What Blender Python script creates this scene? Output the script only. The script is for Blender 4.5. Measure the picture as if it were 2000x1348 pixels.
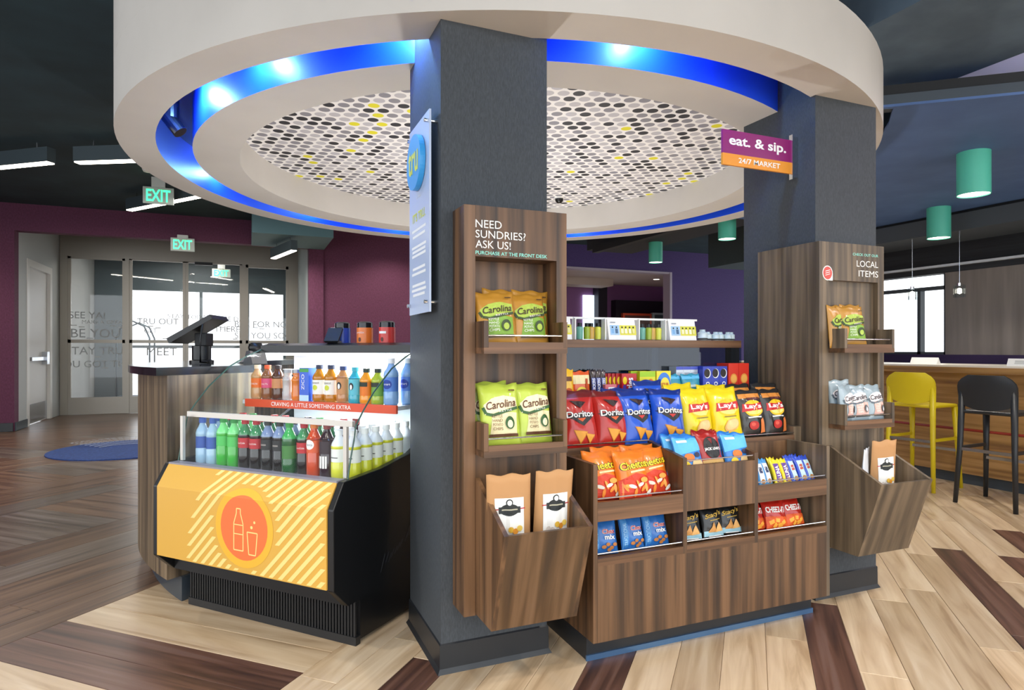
import bpy, bmesh, math, random
from mathutils import Vector, Matrix
from mathutils.geometry import tessellate_polygon
random.seed(7)
PI = math.pi
for o in list(bpy.data.objects): bpy.data.objects.remove(o)
scene = bpy.context.scene
col = scene.collection

# ------------------------------------------------------------------ camera
cam = bpy.data.cameras.new('camera'); cam_o = bpy.data.objects.new('camera', cam); col.objects.link(cam_o)
cam_o.location = (0, 0, 1.25); cam_o.rotation_euler = (PI/2, 0, -0.398)
cam.sensor_width = 36; cam.lens = 22.32; cam.shift_y = 0.005; cam.clip_end = 200
scene.camera = cam_o

# ------------------------------------------------------------------ world, exposure, large lights
w = bpy.data.worlds.new('sky'); scene.world = w; w.use_nodes = True
bg = w.node_tree.nodes['Background']; bg.inputs[0].default_value = (0.90, 0.95, 1.0, 1); bg.inputs[1].default_value = 2.3
vs = scene.view_settings
vs.view_transform = 'Standard'; vs.look = 'None'; vs.gamma = 1; vs.exposure = 0.40; vs.use_curve_mapping = False

def lamp(name, kind, loc, energy, color=(1, 1, 1), size=.1, rot=(0, 0, 0), parent=None, spot=None, sy=None):
    L = bpy.data.lights.new(name, kind); L.energy = energy; L.color = color
    if kind == 'AREA':
        L.size = size
        if sy: L.shape = 'RECTANGLE'; L.size_y = sy
    else: L.shadow_soft_size = size
    if spot: L.spot_size = spot; L.spot_blend = .6
    o = bpy.data.objects.new(name, L); col.objects.link(o); o.location = loc; o.rotation_euler = rot
    if parent: o.parent = parent
    return o

# ------------------------------------------------------------------ materials
def lin(h):
    if not isinstance(h, str): return tuple(h) + ((1,) if len(h) == 3 else ())
    r = []
    for i in (0, 2, 4):
        c = int(h[i:i+2], 16)/255
        r.append(c/12.92 if c <= .04045 else ((c+.055)/1.055)**2.4)
    return (*r, 1)
MATS = {}
def mat(hexc, rough=.5, metal=0, emit=0, coat=0, spec=None, alpha=None):
    key = (hexc, rough, metal, emit, coat, spec)
    if key in MATS: return MATS[key]
    m = bpy.data.materials.new('paint_%s' % (hexc if isinstance(hexc, str) else len(MATS))); m.use_nodes = True
    b = m.node_tree.nodes['Principled BSDF']; c = lin(hexc)
    b.inputs['Base Color'].default_value = c; b.inputs['Roughness'].default_value = rough; b.inputs['Metallic'].default_value = metal
    if coat: b.inputs['Coat Weight'].default_value = coat; b.inputs['Coat Roughness'].default_value = .08
    if spec is not None: b.inputs['Specular IOR Level'].default_value = spec
    if emit: b.inputs['Emission Color'].default_value = c; b.inputs['Emission Strength'].default_value = emit
    MATS[key] = m; return m
def nt(m): m.use_nodes = True; return m.node_tree, m.node_tree.nodes, m.node_tree.links
def noise_mat(name, cols, scale, rough=.5, detail=5, rand=False, bump=0, coat=0, distort=0, stops=None, fine=None, rough2=None):
    """colour ramp over stretched noise in object space"""
    m = bpy.data.materials.new(name); T, N, K = nt(m); b = N['Principled BSDF']
    tc = N.new('ShaderNodeTexCoord'); mp = N.new('ShaderNodeMapping'); mp.inputs['Scale'].default_value = scale
    K.new(tc.outputs['Object'], mp.inputs['Vector'])
    if rand:
        oi = N.new('ShaderNodeObjectInfo'); ml = N.new('ShaderNodeMath'); ml.operation = 'MULTIPLY'; ml.inputs[1].default_value = 57
        K.new(oi.outputs['Random'], ml.inputs[0]); cx = N.new('ShaderNodeCombineXYZ')
        for i in range(3): K.new(ml.outputs[0], cx.inputs[i])
        K.new(cx.outputs[0], mp.inputs['Location'])
    n = N.new('ShaderNodeTexNoise'); n.inputs['Scale'].default_value = 1; n.inputs['Detail'].default_value = detail; n.inputs['Distortion'].default_value = distort
    K.new(mp.outputs[0], n.inputs['Vector'])
    r = N.new('ShaderNodeValToRGB'); el = r.color_ramp.elements
    stops = stops or [.3 + .4*i/(len(cols)-1) for i in range(len(cols))]
    while len(el) < len(cols): el.new(.5)
    for e, s, c in zip(el, stops, cols): e.position = s; e.color = lin(c)
    K.new(n.outputs['Fac'], r.inputs['Fac'])
    out = r.outputs['Color']
    if rand:   # each board a little lighter or darker
        hs = N.new('ShaderNodeHueSaturation'); mr = N.new('ShaderNodeMapRange'); mr.inputs['To Min'].default_value = .82; mr.inputs['To Max'].default_value = 1.15
        K.new(oi.outputs['Random'], mr.inputs['Value']); K.new(mr.outputs[0], hs.inputs['Value']); K.new(out, hs.inputs['Color']); out = hs.outputs[0]
    K.new(out, b.inputs['Base Color']); b.inputs['Roughness'].default_value = rough
    if coat: b.inputs['Coat Weight'].default_value = coat; b.inputs['Coat Roughness'].default_value = .15
    if bump:
        bp = N.new('ShaderNodeBump'); bp.inputs['Strength'].default_value = bump; bp.inputs['Distance'].default_value = .002
        K.new(n.outputs['Fac'], bp.inputs['Height']); K.new(bp.outputs[0], b.inputs['Normal'])
    return m
def glass_mat(name, tint=(1, 1, 1, 1), ior=1.45, rough=.02):
    m = bpy.data.materials.new(name); T, N, K = nt(m); N.remove(N['Principled BSDF']); out = N['Material Output']
    tr = N.new('ShaderNodeBsdfTransparent'); tr.inputs[0].default_value = tint
    gl = N.new('ShaderNodeBsdfGlossy'); gl.inputs['Roughness'].default_value = rough
    lw = N.new('ShaderNodeLayerWeight'); lw.inputs[0].default_value = .5; mx = N.new('ShaderNodeMixShader')
    pw = N.new('ShaderNodeMath'); pw.operation = 'POWER'; pw.inputs[1].default_value = 5; K.new(lw.outputs['Facing'], pw.inputs[0])
    ma = N.new('ShaderNodeMath'); ma.operation = 'MULTIPLY_ADD'; f0 = ((ior-1)/(ior+1))**2; ma.inputs[1].default_value = .6; ma.inputs[2].default_value = f0; K.new(pw.outputs[0], ma.inputs[0])
    K.new(ma.outputs[0], mx.inputs[0]); K.new(tr.outputs[0], mx.inputs[1]); K.new(gl.outputs[0], mx.inputs[2]); K.new(mx.outputs[0], out.inputs[0])
    return m
M = {}
M['wood'] = noise_mat('walnut_vertical', ['33251b', '513a27', '6b4d33', '7c5b3f'], (26, 26, .9), .42, rand=True, bump=.15, distort=.15, stops=[.28, .44, .56, .72])
M['woodgrey'] = noise_mat('walnut_grey', ['3b332b', '5b4e3f', '75644f', '8a7760'], (26, 26, .9), .42, rand=True, bump=.15, distort=.15, stops=[.28, .44, .56, .72])
M['woodh'] = noise_mat('walnut_across', ['3d2c20', '563c26', '6d4d34', '7c5b3f'], (.9, 26, 26), .42, rand=True, bump=.15, distort=.15, stops=[.28, .44, .56, .72])
M['woodbin'] = noise_mat('walnut_bin', ['3d2d20', '523c27', '664c34', '735840'], (22, 1.5, 1.5), .42, rand=True, bump=.15, stops=[.28, .44, .56, .72])
M['woodbing'] = noise_mat('walnut_grey_bin', ['453b31', '5b4e3f', '6e5e4b', '7d6b56'], (22, 1.5, 1.5), .42, rand=True, bump=.15, stops=[.28, .44, .56, .72])
M['oak'] = noise_mat('oak_plank', ['a68a69', 'c0a685', 'cdb595', 'd8c3a5'], (1.1, 13, 9), .34, rand=True, bump=.1, distort=1.2)
M['dark'] = noise_mat('dark_plank', ['3d2a24', '553a2f', '6a4a3c', '73584d'], (1.2, 30, 9), .36, rand=True, bump=.12, distort=.6)
M['brown'] = noise_mat('brown_plank', ['413127', '5a4333', '705540', '7c6450'], (1.0, 22, 9), .3, rand=True, bump=.12, distort=.5)
M['greybrown'] = noise_mat('grey_brown_plank', ['463c35', '5e5045', '6e6054', '7d7067'], (1.0, 22, 9), .3, rand=True, bump=.12, distort=.5)
M['barwood'] = noise_mat('bar_wood', ['7d5836', '96703f', 'a9814f', 'b58d5c'], (6, .7, 22), .45, distort=.4)
M['slate'] = noise_mat('slate_wallcovering', ['373b40', '3e4348', '464b50'], (300, 300, 60), .75, bump=.1)
M['slated'] = noise_mat('slate_ceiling_paint', ['46586a', '4d6072', '55697b'], (5, 5, 5), .8)
M['white'] = noise_mat('warm_white_plaster', ['c2bdb6', 'c9c4bd', 'cfcac3'], (1.2, 1.2, 1.2), .8)
M['teal_ceiling'] = noise_mat('dark_teal_ceiling', ['20333a', '253a42', '2a424a'], (2, 2, 2), .85)
M['purple'] = noise_mat('plum_wall', ['55273f', '5e2c48', '663250'], (60, 60, 30), .75, bump=.05)
M['violet'] = noise_mat('violet_wall', ['3d2a5e', '432f66', '4a356e'], (60, 60, 30), .75)
M['blueceil'] = noise_mat('blue_ceiling', ['425d8c', '486494', '4f6c9d'], (3, 3, 3), .7)
M['greywall'] = noise_mat('grey_wallpaper', ['77716c', '827b76', '8d8680'], (20, 60, 1.5), .7)
M['taupe'] = noise_mat('taupe_wallcovering', ['6e6661', '78706b', '837b75'], (12, 12, .8), .65)
M['coveblue'] = mat('1d4fd8', .45)
M['black'] = mat('0c0d0f', .35); M['blacksoft'] = mat('17181a', .6); M['kick'] = mat('23262a', .4)
M['metal'] = mat('b9bcc0', .25, 1); M['alu'] = mat('9a948a', .4, .6); M['chrome'] = mat('d8dadd', .12, 1)
M['glass'] = glass_mat('clear_glass'); M['caseglass'] = glass_mat('case_glass', (.97, .99, .985, 1), 1.25); M['tintglass'] = glass_mat('tinted_glass', (.42, .50, .62, 1), 1.6)
M['aqua'] = glass_mat('clear_pack', (.93, .96, .97, 1), 1.3, .08)
M['lamp'] = mat('fff4e0', .5, emit=9); M['lampsoft'] = mat('fff6e8', .5, emit=4)
M['teal'] = mat('58c4aa', .4)
M['frost'] = glass_mat('frosted_acrylic', (.80, .86, .95, 1), 1.6, .25)

# ------------------------------------------------------------------ mesh helper
class MB:
    def __init__(s): s.v = []; s.f = []; s.m = []
    def add(s, vs, fs, m=0):
        o = len(s.v); s.v += [tuple(p) for p in vs]; s.f += [tuple(i+o for i in f) for f in fs]; s.m += [m]*len(fs); return s
    def box(s, x0, x1, y0, y1, z0, z1, m=0):
        return s.add([(x0,y0,z0),(x1,y0,z0),(x1,y1,z0),(x0,y1,z0),(x0,y0,z1),(x1,y0,z1),(x1,y1,z1),(x0,y1,z1)],
                     [(0,3,2,1),(4,5,6,7),(0,1,5,4),(1,2,6,5),(2,3,7,6),(3,0,4,7)], m)
    def prism(s, poly, a0, a1, axis='x', m=0):
        """poly of 2D points; axis x: (y,z); y: (x,z); z: (x,y)"""
        f = {'x': lambda p, a: (a, p[0], p[1]), 'y': lambda p, a: (p[0], a, p[1]), 'z': lambda p, a: (p[0], p[1], a)}[axis]
        n = len(poly); vs = [f(p, a0) for p in poly] + [f(p, a1) for p in poly]
        fs = [(i, (i+1) % n, n+(i+1) % n, n+i) for i in range(n)]
        tris = tessellate_polygon([[Vector((*p, 0)) for p in poly]])
        fs += [tuple(t) for t in tris] + [tuple(n+i for i in reversed(t)) for t in tris]
        return s.add(vs, fs, m)
    def lathe(s, prof, n=16, c=(0, 0, 0), a0=0, a1=2*PI, m=0, ms=None, closed=False):
        full = abs(a1-a0-2*PI) < 1e-6; k = len(prof); cols_ = n if full else n+1; vs = []
        for i in range(cols_):
            a = a0+(a1-a0)*i/n
            vs += [(c[0]+r*math.cos(a), c[1]+r*math.sin(a), c[2]+z) for r, z in prof]
        o = len(s.v); s.v += vs
        for i in range(n):
            j = (i+1) % cols_
            for q in range(k if closed else k-1):
                q2 = (q+1) % k
                s.f.append((o+i*k+q, o+j*k+q, o+j*k+q2, o+i*k+q2)); s.m.append(ms[q] if ms else m)
        if closed and not full:
            for i, rev in ((0, 1), (n, 0)):
                t = tuple(o+i*k+q for q in range(k)); s.f.append(t[::-1] if rev else t); s.m.append(m)
        return s
    def tube(s, pts, r, n=8, m=0, cap=True):
        pts = [Vector(p) for p in pts]; rs = r if isinstance(r, (list, tuple)) else [r]*len(pts); vs = []; ref = Vector((0, 0, 1))
        for i, p in enumerate(pts):
            d = (pts[min(i+1, len(pts)-1)]-pts[max(i-1, 0)]).normalized()
            a = d.cross(ref if abs(d.dot(ref)) < .95 else Vector((1, 0, 0))).normalized(); b = d.cross(a)
            vs += [p+(a*math.cos(2*PI*k/n)+b*math.sin(2*PI*k/n))*rs[i] for k in range(n)]
        fs = [(i*n+k, i*n+(k+1) % n, (i+1)*n+(k+1) % n, (i+1)*n+k) for i in range(len(pts)-1) for k in range(n)]
        if cap: fs += [tuple(range(n)), tuple(reversed(range(len(vs)-n, len(vs))))]
        return s.add(vs, fs, m)
    def cyl(s, p0, p1, r, n=14, m=0): return s.tube([p0, p1], r, n, m)
    def mesh(s, name, mats, org=(0, 0, 0), smooth=False):
        me = bpy.data.meshes.new(name)
        me.from_pydata([(x-org[0], y-org[1], z-org[2]) for x, y, z in s.v], [], s.f)
        for q in (mats if isinstance(mats, (list, tuple)) else [mats]): me.materials.append(q)
        me.polygons.foreach_set('material_index', s.m)
        if smooth: me.polygons.foreach_set('use_smooth', [True]*len(s.f))
        me.update(); bm = bmesh.new(); bm.from_mesh(me); bmesh.ops.recalc_face_normals(bm, faces=bm.faces); bm.to_mesh(me); bm.free()
        return me
    def build(s, name, mats, parent=None, smooth=False, bevel=0, angle=None):
        org = parent.get('_org', (0, 0, 0)) if parent else (0, 0, 0)
        p2 = parent
        o = bpy.data.objects.new(name, s.mesh(name, mats, org, smooth)); col.objects.link(o)
        if parent: o.parent = parent; o['_org'] = list(org)
        if bevel:
            b = o.modifiers.new('bevel', 'BEVEL'); b.width = bevel; b.segments = 2; b.limit_method = 'ANGLE'
        if smooth and angle:
            o.data.set_sharp_from_angle(angle=angle) if hasattr(o.data, 'set_sharp_from_angle') else None
        return o
def tag(o, label, cat, group=None):
    o['label'] = label; o['category'] = cat
    if group: o['group'] = group
    return o
def thing(name, label, cat, loc=(0, 0, 0), rz=0, group=None, local=False):
    """an Empty at the base; parts are given in world coordinates unless local"""
    o = bpy.data.objects.new(name, None); col.objects.link(o); o.location = loc; o.rotation_euler = (0, 0, rz); o.empty_display_size = .1
    o['_org'] = [0, 0, 0] if local else list(loc)
    return tag(o, label, cat, group)
def solo(name, mb, mats, label, cat, group=None, loc=None, **k):
    o = mb.build(name, mats, **k)
    if loc: o.location = loc
    return tag(o, label, cat, group)
def struct(name, mb=None, mats=None, parent=None, **k):
    if mb is None:
        o = bpy.data.objects.new(name, None); col.objects.link(o)
    else: o = mb.build(name, mats, parent, **k)
    o['kind'] = 'structure'; return o

# ------------------------------------------------------------------ flat print: text and shapes mapped on a surface
TC = {}
def text2d(s, bold=0):
    if (s, bold) in TC: return TC[(s, bold)]
    cu = bpy.data.curves.new('lettering', 'FONT'); cu.body = s; cu.align_x = 'CENTER'; cu.align_y = 'CENTER'; cu.resolution_u = 3; cu.offset = bold; cu.space_line = .85
    ob = bpy.data.objects.new('lettering', cu); me = bpy.data.meshes.new_from_object(ob); me.calc_loop_triangles()
    vs = [(v.co.x, v.co.y) for v in me.vertices]; ts = [tuple(t.vertices) for t in me.loop_triangles]
    bpy.data.objects.remove(ob); bpy.data.curves.remove(cu); bpy.data.meshes.remove(me)
    xs = [p[0] for p in vs]; ys = [p[1] for p in vs]
    x0, x1, y0, y1 = min(xs), max(xs), min(ys), max(ys)
    vs = [(x-(x0+x1)/2, y-(y0+y1)/2) for x, y in vs]; TC[(s, bold)] = (vs, ts, x1-x0, y1-y0); return TC[(s, bold)]
class Art:
    """2D shapes in surface units, laid layer over layer on a surface given by map(x, y, lift)"""
    def __init__(s, fmap, sub=0, lift=.0008, step=.0003): s.map = fmap; s.sub = sub; s.L = lift; s.step = step; s.items = []
    def tri(s, vs, ts, m): s.items.append((vs, ts, m)); return s
    def poly(s, pts, m): return s.tri(pts, [tuple(t) for t in tessellate_polygon([[Vector((x, y, 0)) for x, y in pts]])], m)
    def rect(s, cx, cy, w_, h_, m, rot=0, shear=0):
        c, q = math.cos(rot), math.sin(rot)
        return s.poly([(cx+x*c-y*q+shear*y, cy+x*q+y*c) for x, y in ((-w_/2, -h_/2), (w_/2, -h_/2), (w_/2, h_/2), (-w_/2, h_/2))], m)
    def ell(s, cx, cy, rx, ry, m, n=22, rot=0):
        c, q = math.cos(rot), math.sin(rot); P = [(rx*math.cos(2*PI*i/n), ry*math.sin(2*PI*i/n)) for i in range(n)]
        return s.poly([(cx+x*c-y*q, cy+x*q+y*c) for x, y in P], m)
    def line(s, pts, wd, m):
        for (x0, y0), (x1, y1) in zip(pts, pts[1:]):
            d = math.hypot(x1-x0, y1-y0) or 1; nx, ny = -(y1-y0)/d*wd/2, (x1-x0)/d*wd/2
            s.poly([(x0+nx, y0+ny), (x0-nx, y0-ny), (x1-nx, y1-ny), (x1+nx, y1+ny)], m)
        return s
    def txt(s, t, cx, cy, h=None, w=None, m=None, rot=0, bold=0, shear=0):
        vs, ts, W, H = text2d(t, bold); k = (h/H) if h else w/W; kx = (w/W) if w else k
        c, q = math.cos(rot), math.sin(rot); P = [((x+shear*y)*kx, y*k) for x, y in vs]
        return s.tri([(cx+x*c-y*q, cy+x*q+y*c) for x, y in P], ts, m)
    def mesh(s, name):
        mats = []; V = []; F = []; MI = []
        for li, (vs, ts, m) in enumerate(s.items):
            if m not in mats: mats.append(m)
            mi = mats.index(m)
            if s.sub:
                bm = bmesh.new(); bv = [bm.verts.new((x, y, 0)) for x, y in vs]
                for t in ts:
                    try: bm.faces.new([bv[i] for i in t])
                    except ValueError: pass
                for _ in range(3):
                    es = [e for e in bm.edges if e.calc_length() > s.sub]
                    if not es: break
                    bmesh.ops.subdivide_edges(bm, edges=es, cuts=1); bmesh.ops.triangulate(bm, faces=bm.faces)
                bm.verts.index_update(); vs = [(v.co.x, v.co.y) for v in bm.verts]; ts = [tuple(v.index for v in f.verts) for f in bm.faces]; bm.free()
            o = len(V); V += [s.map(x, y, s.L+s.step*li) for x, y in vs]; F += [tuple(i+o for i in t) for t in ts]; MI += [mi]*len(ts)
        me = bpy.data.meshes.new(name); me.from_pydata(V, [], F)
        for m in mats: me.materials.append(m)
        me.polygons.foreach_set('material_index', MI); me.update(); return me
    def build(s, name, parent, split=False):
        if split:      # each line of writing a part of its own
            its = s.items
            for it in its: s.items = [it]; s.build(name, parent)
            return
        o = bpy.data.objects.new(name, s.mesh(name)); col.objects.link(o)
        if parent: o.parent = parent
        return o
def plane_map(o, ux, uy, nn):
    o, ux, uy, nn = Vector(o), Vector(ux), Vector(uy), Vector(nn)
    return lambda x, y, l: tuple(o+ux*x+uy*y+nn*l)

WH, BK, RD, YE = mat('f4f3ee', .5), mat('151515', .45), mat('c41e22', .4), mat('f6d523', .4)
class Proto:
    def __init__(s, name, me, parts): s.name = name; s.me = me; s.parts = parts
def place(P, loc, label, cat, group=None, rz=0, tilt=0, roll=0, sc=1, parts=True):
    o = bpy.data.objects.new(P.name, P.me); col.objects.link(o)
    o.location = loc; o.rotation_euler = (tilt, roll, rz); o.scale = (sc,)*3; tag(o, label, cat, group)
    if parts:
        for n, me in P.parts:
            c = bpy.data.objects.new(n, me); col.objects.link(c); c.parent = o
    return o

# ---- pouches
def bag_surface(w_, h_, t_, style='pillow', ph=0.):
    def f(x, y):
        u = max(-1, min(1, 2*x/w_)); v = max(0, min(1, y/h_))
        if style == 'pillow':
            a = max(0, 1-abs(u)**2.6)**.55; e = min(1, min(v, 1-v)/.42); b = max(0, 1-(1-e)**2.2) if e < 1 else 1
            if v > .93 or v < .05: b *= .15
            g = a*b
        else:
            a = max(0, 1-abs(u)**3)**.5; g = a*(1-.93*v**1.6)
            if v < .03: g *= .8
        wr = .05*math.sin(7*u+9*v+ph)+.045*math.sin(13*u*v+4*u+ph*2)+.03*math.sin(23*v+5*u+ph)
        return max(.012, g*(1+wr*1.6)+.02)*t_/2
    return f
def make_bag(name, w_, h_, t_, m, art=None, style='pillow', ph=0., seal=None):
    f = bag_surface(w_, h_, t_, style, ph); nx, ny = 12, 18; mb = MB(); V = []
    def xs(u, v):
        pinch = 1-.05*math.sin(PI*v) if style == 'pillow' else 1-.02*math.sin(PI*v)
        return u*w_/2*pinch
    for sgn in (-1, 1):
        for j in range(ny+1):
            for i in range(nx+1):
                u = -1+2*i/nx; v = j/ny; V.append((xs(u, v), sgn*f(u*w_/2, v*h_), v*h_+.004*math.sin(6*u+ph)*(v > .9)))
    F = []; MI = []
    k = (nx+1)*(ny+1)
    for sgn in (0, 1):
        for j in range(ny):
            for i in range(nx):
                q = [sgn*k+j*(nx+1)+i, sgn*k+j*(nx+1)+i+1, sgn*k+(j+1)*(nx+1)+i+1, sgn*k+(j+1)*(nx+1)+i]
                F.append(tuple(q if not sgn else q[::-1])); MI.append(1 if seal and (j >= ny-2) else 0)
    for j in range(ny):
        for i in (0, nx):
            a, b = j*(nx+1)+i, (j+1)*(nx+1)+i; F.append((a, b, k+b, k+a)); MI.append(0)
    for i in range(nx):
        for j in (0, ny):
            a, b = j*(nx+1)+i, j*(nx+1)+i+1; F.append((a, b, k+b, k+a)); MI.append(0)
    mb.v = V; mb.f = F; mb.m = MI
    me = mb.mesh(name, [m, seal] if seal else m, smooth=True); parts = []
    if art:
        def fm(x, y, l):
            v = y/h_; pinch = 1-(.05 if style == 'pillow' else .02)*math.sin(PI*v)
            return (x*pinch, -f(x, y)-l-.0006, y)
        A = Art(fm, sub=.013, lift=.0009, step=.0005); art(A, w_, h_); parts.append(('printed_artwork', A.mesh('printed_artwork')))
    return Proto(name, me, parts)
def make_box(name, w_, d_, h_, m, art=None, side=None):
    me = MB().box(-w_/2, w_/2, -d_/2, d_/2, 0, h_).mesh(name, m); parts = []
    if art:
        A = Art(plane_map((0, -d_/2, 0), (1, 0, 0), (0, 0, 1), (0, -1, 0)), lift=.0005); art(A, w_, h_); parts.append(('printed_artwork', A.mesh('printed_artwork')))
    return Proto(name, me, parts)
def make_bottle(name, r, h_, liquid, capm, labelm, lz=(.3, .62), neck=.40, top=None, waist=.94, art=None, n=16):
    z1, z2 = h_*.68, h_*.86; pr = [(0, 0), (r*.8, 0), (r, .012), (r, lz[0]*h_-.004), (r*waist, lz[0]*h_), (r*waist, lz[1]*h_), (r, lz[1]*h_+.004), (r*.98, z1), (r*.86, h_*.74), (r*.62, h_*.80), (r*neck+.002, z2), (r*neck, h_*.9)]
    nq = len(pr)-1
    ms = [0]*nq
    for i in range(nq):
        if pr[i][1] >= z1-.001: ms[i] = 1
    me = MB().lathe(pr, n, ms=ms).mesh(name, [liquid, top or liquid], smooth=True)
    cr = r*neck+.0035
    cap = MB().lathe([(0, h_*.9-.002), (cr, h_*.9-.002), (cr, h_), (0, h_)], n).mesh('cap', capm)
    parts = [('cap', cap)]
    if labelm:
        lr = r*waist+.0008
        lm = MB().lathe([(lr, lz[0]*h_), (lr, lz[1]*h_)], n).mesh('label_band', labelm, smooth=True); parts.append(('label_band', lm))
    if art:
        lr = r*waist+.0014
        A = Art(lambda x, y, l: ((lr+l)*math.sin(x/lr), -(lr+l)*math.cos(x/lr), y), sub=.008, lift=.0004); art(A, r, h_); parts.append(('printed_artwork', A.mesh('printed_artwork')))
    return Proto(name, me, parts)

# ================================================================== THE SETTING
# ---- floor: slab and planks
floor = struct('floor', MB().box(-6.5, .4, -5, 18.5, -.10, -.006).box(.4, 9, -5, 18.5, -.10, -.006, 1), [M['brown'], M['oak']])
A0 = math.radians(46.5); E1 = Vector((math.cos(A0), math.sin(A0), 0)); E2 = Vector((-math.sin(A0), math.cos(A0), 0))
PM = {}
def plank(a0, a1, b0, b1, m, across=False):
    """plank spanning a0..a1 along E1 and b0..b1 along E2"""
    L, W = (b1-b0, a1-a0) if across else (a1-a0, b1-b0)
    key = (round(L, 3), round(W, 3), m)
    if key not in PM:
        l, q, c = L/2-.0008, W/2-.0008, .0015
        mb = MB(); mb.add([(-l, -q, -.006), (l, -q, -.006), (l, q, -.006), (-l, q, -.006), (-l, -q, -c), (l, -q, -c), (l, q, -c), (-l, q, -c), (-l+c, -q+c, 0), (l-c, -q+c, 0), (l-c, q-c, 0), (-l+c, q-c, 0)],
            [(0, 1, 5, 4), (1, 2, 6, 5), (2, 3, 7, 6), (3, 0, 4, 7), (4, 5, 9, 8), (5, 6, 10, 9), (6, 7, 11, 10), (7, 4, 8, 11), (8, 9, 10, 11)])
        PM[key] = mb.mesh('plank', M[m])
    p = E1*((a0+a1)/2)+E2*((b0+b1)/2)
    o = bpy.data.objects.new('plank', PM[key]); col.objects.link(o); o.parent = floor; o.location = p; o.rotation_euler = (0, 0, A0+(PI/2 if across else 0)); return o
DARK = {0: 2.276, 4: 3.22, 9: 3.47, 14: 4.70, 16: 4.66, 17: 5.33}
PL = 1.32; RC = Vector((1.85, 4.60, 0))
rr = random.Random(3)
for k in range(-2, 34):
    b = 1.205-.168*k; end = DARK.get(k, 3.0+rr.random()*PL)
    for j in range(-3, 6):
        a1 = end+j*PL; a0 = a1-PL; c = E1*((a0+a1)/2)+E2*b
        if not (-.6 < c.x < 6.9 and .9 < c.y < 7.2) or ((c-RC).length < 2.1 and c.y > 3.2) or (c.x < .2 and c.y > 2.9): continue
        plank(a0, a1, b-.084, b+.084, 'dark' if (k in DARK and j == 0) or (k == 14 and j == -1) else 'oak')
for i in range(-5, 9):
    a1 = 2.017+.1785*i+.1785; a0 = a1-.1785
    plank(a0, a1, 1.625, 2.963, 'dark' if i in (-1, -2) else 'oak', True)
for r_, (b0, b1) in enumerate(((2.963, 3.18), (3.18, 3.40))):
    for j in range(0, 8):
        a0 = .2+j*1.34+.5*r_; plank(a0, a0+1.34, b0, b1, 'brown')
for s_ in range(0, 6):
    b0 = 3.40+.95*s_
    for j in range(0, 34):
        if s_ % 2:
            a0 = -.6+.33*j; c = E1*(a0+.16)+E2*(b0+.47)
            if -3.9 < c.x < .2 and 2.5 < c.y < 11.5: plank(a0, a0+.33, b0, b0+.95, 'greybrown' if (j//3) % 2 else 'brown', True)
        elif j < 10:
            for q in range(3):
                a0 = -.6+1.2*j+.3*q; c = E1*(a0+.6)+E2*(b0+.3)
                if -3.9 < c.x < .2 and 2.5 < c.y < 11.5: plank(a0, a0+1.2, b0+q*.95/3, b0+(q+1)*.95/3, 'brown' if (j+q) % 3 else 'greybrown')

# ---- back wall with the entrance portal and the wide opening
mb = MB().box(-6.5, -3.28, 12, 12.2, 0, 3.52).box(-3.28, 1.06, 12, 12.2, 3.1, 3.52).box(1.06, 1.31, 11.94, 12.2, 0, 3.52).box(1.31, 5.3, 12, 12.2, 0, 3.52)
mb.box(5.3, 8.98, 12, 12.2, 3.02, 3.52, 1).box(8.98, 14, 12, 12.2, 0, 3.52, 1)
struct('wall_back', mb, [M['purple'], M['violet']])
struct('wall_left', MB().box(-6.6, -6.4, 6, 12, 0, 3.52), M['purple'])
struct('trim_1', MB().box(5.3, 8.98, 11.97, 12.22, 2.99, 3.03).box(8.94, 9.0, 11.96, 12.22, 0, 3.03), mat('a79aa8', .6))
struct('baseboard_back', MB().box(-6.4, -3.29, 11.97, 12, 0, .13).box(1.31, 5.2, 11.97, 12, 0, .13), M['kick'])
# the room seen through the opening
struct('wall_room_beyond', MB().box(4.6, 12, 15, 15.1, 0, 3.3).box(11.2, 11.4, 12.2, 15, 0, 3.3).box(4.9, 5.1, 12.2, 15, 0, 3.3), mat('8a5a8a', .7))
struct('ceiling_room_beyond', MB().box(4.6, 11.4, 12.2, 15, 3.05, 3.15), mat('b7a9a0', .7))
struct('trim_2', MB().box(6.0, 8.58, 13.8, 14.4, 2.87, 3.05), mat('b3a193', .7))
struct('window_3', MB().box(8.36, 8.68, 14.93, 14.99, 1.0, 2.73), mat('dff0ff', .5, emit=1.6))
struct('trim_3', MB().box(8.68, 8.95, 14.7, 14.99, .0, 3.05).box(9.25, 11.0, 14.75, 14.99, .9, 2.61), mat('1b1220', .6))
solo('framed_panel', MB().box(9.38, 10.3, 14.6, 14.7, .0, 2.25).box(9.44, 10.24, 14.59, 14.6, .05, 2.19, 1), [mat('b1401f', .5), mat('3a1c14', .6)], 'orange red framed panel standing in the room beyond the opening', 'panel')
solo('framed_panel', MB().box(10.34, 10.9, 14.6, 14.7, .0, 2.28).box(10.4, 10.84, 14.59, 14.6, .05, 2.22, 1), [mat('9aa5a5', .5), mat('3a4646', .6)], 'grey framed panel beside the orange framed panel beyond the opening', 'panel')

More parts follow.
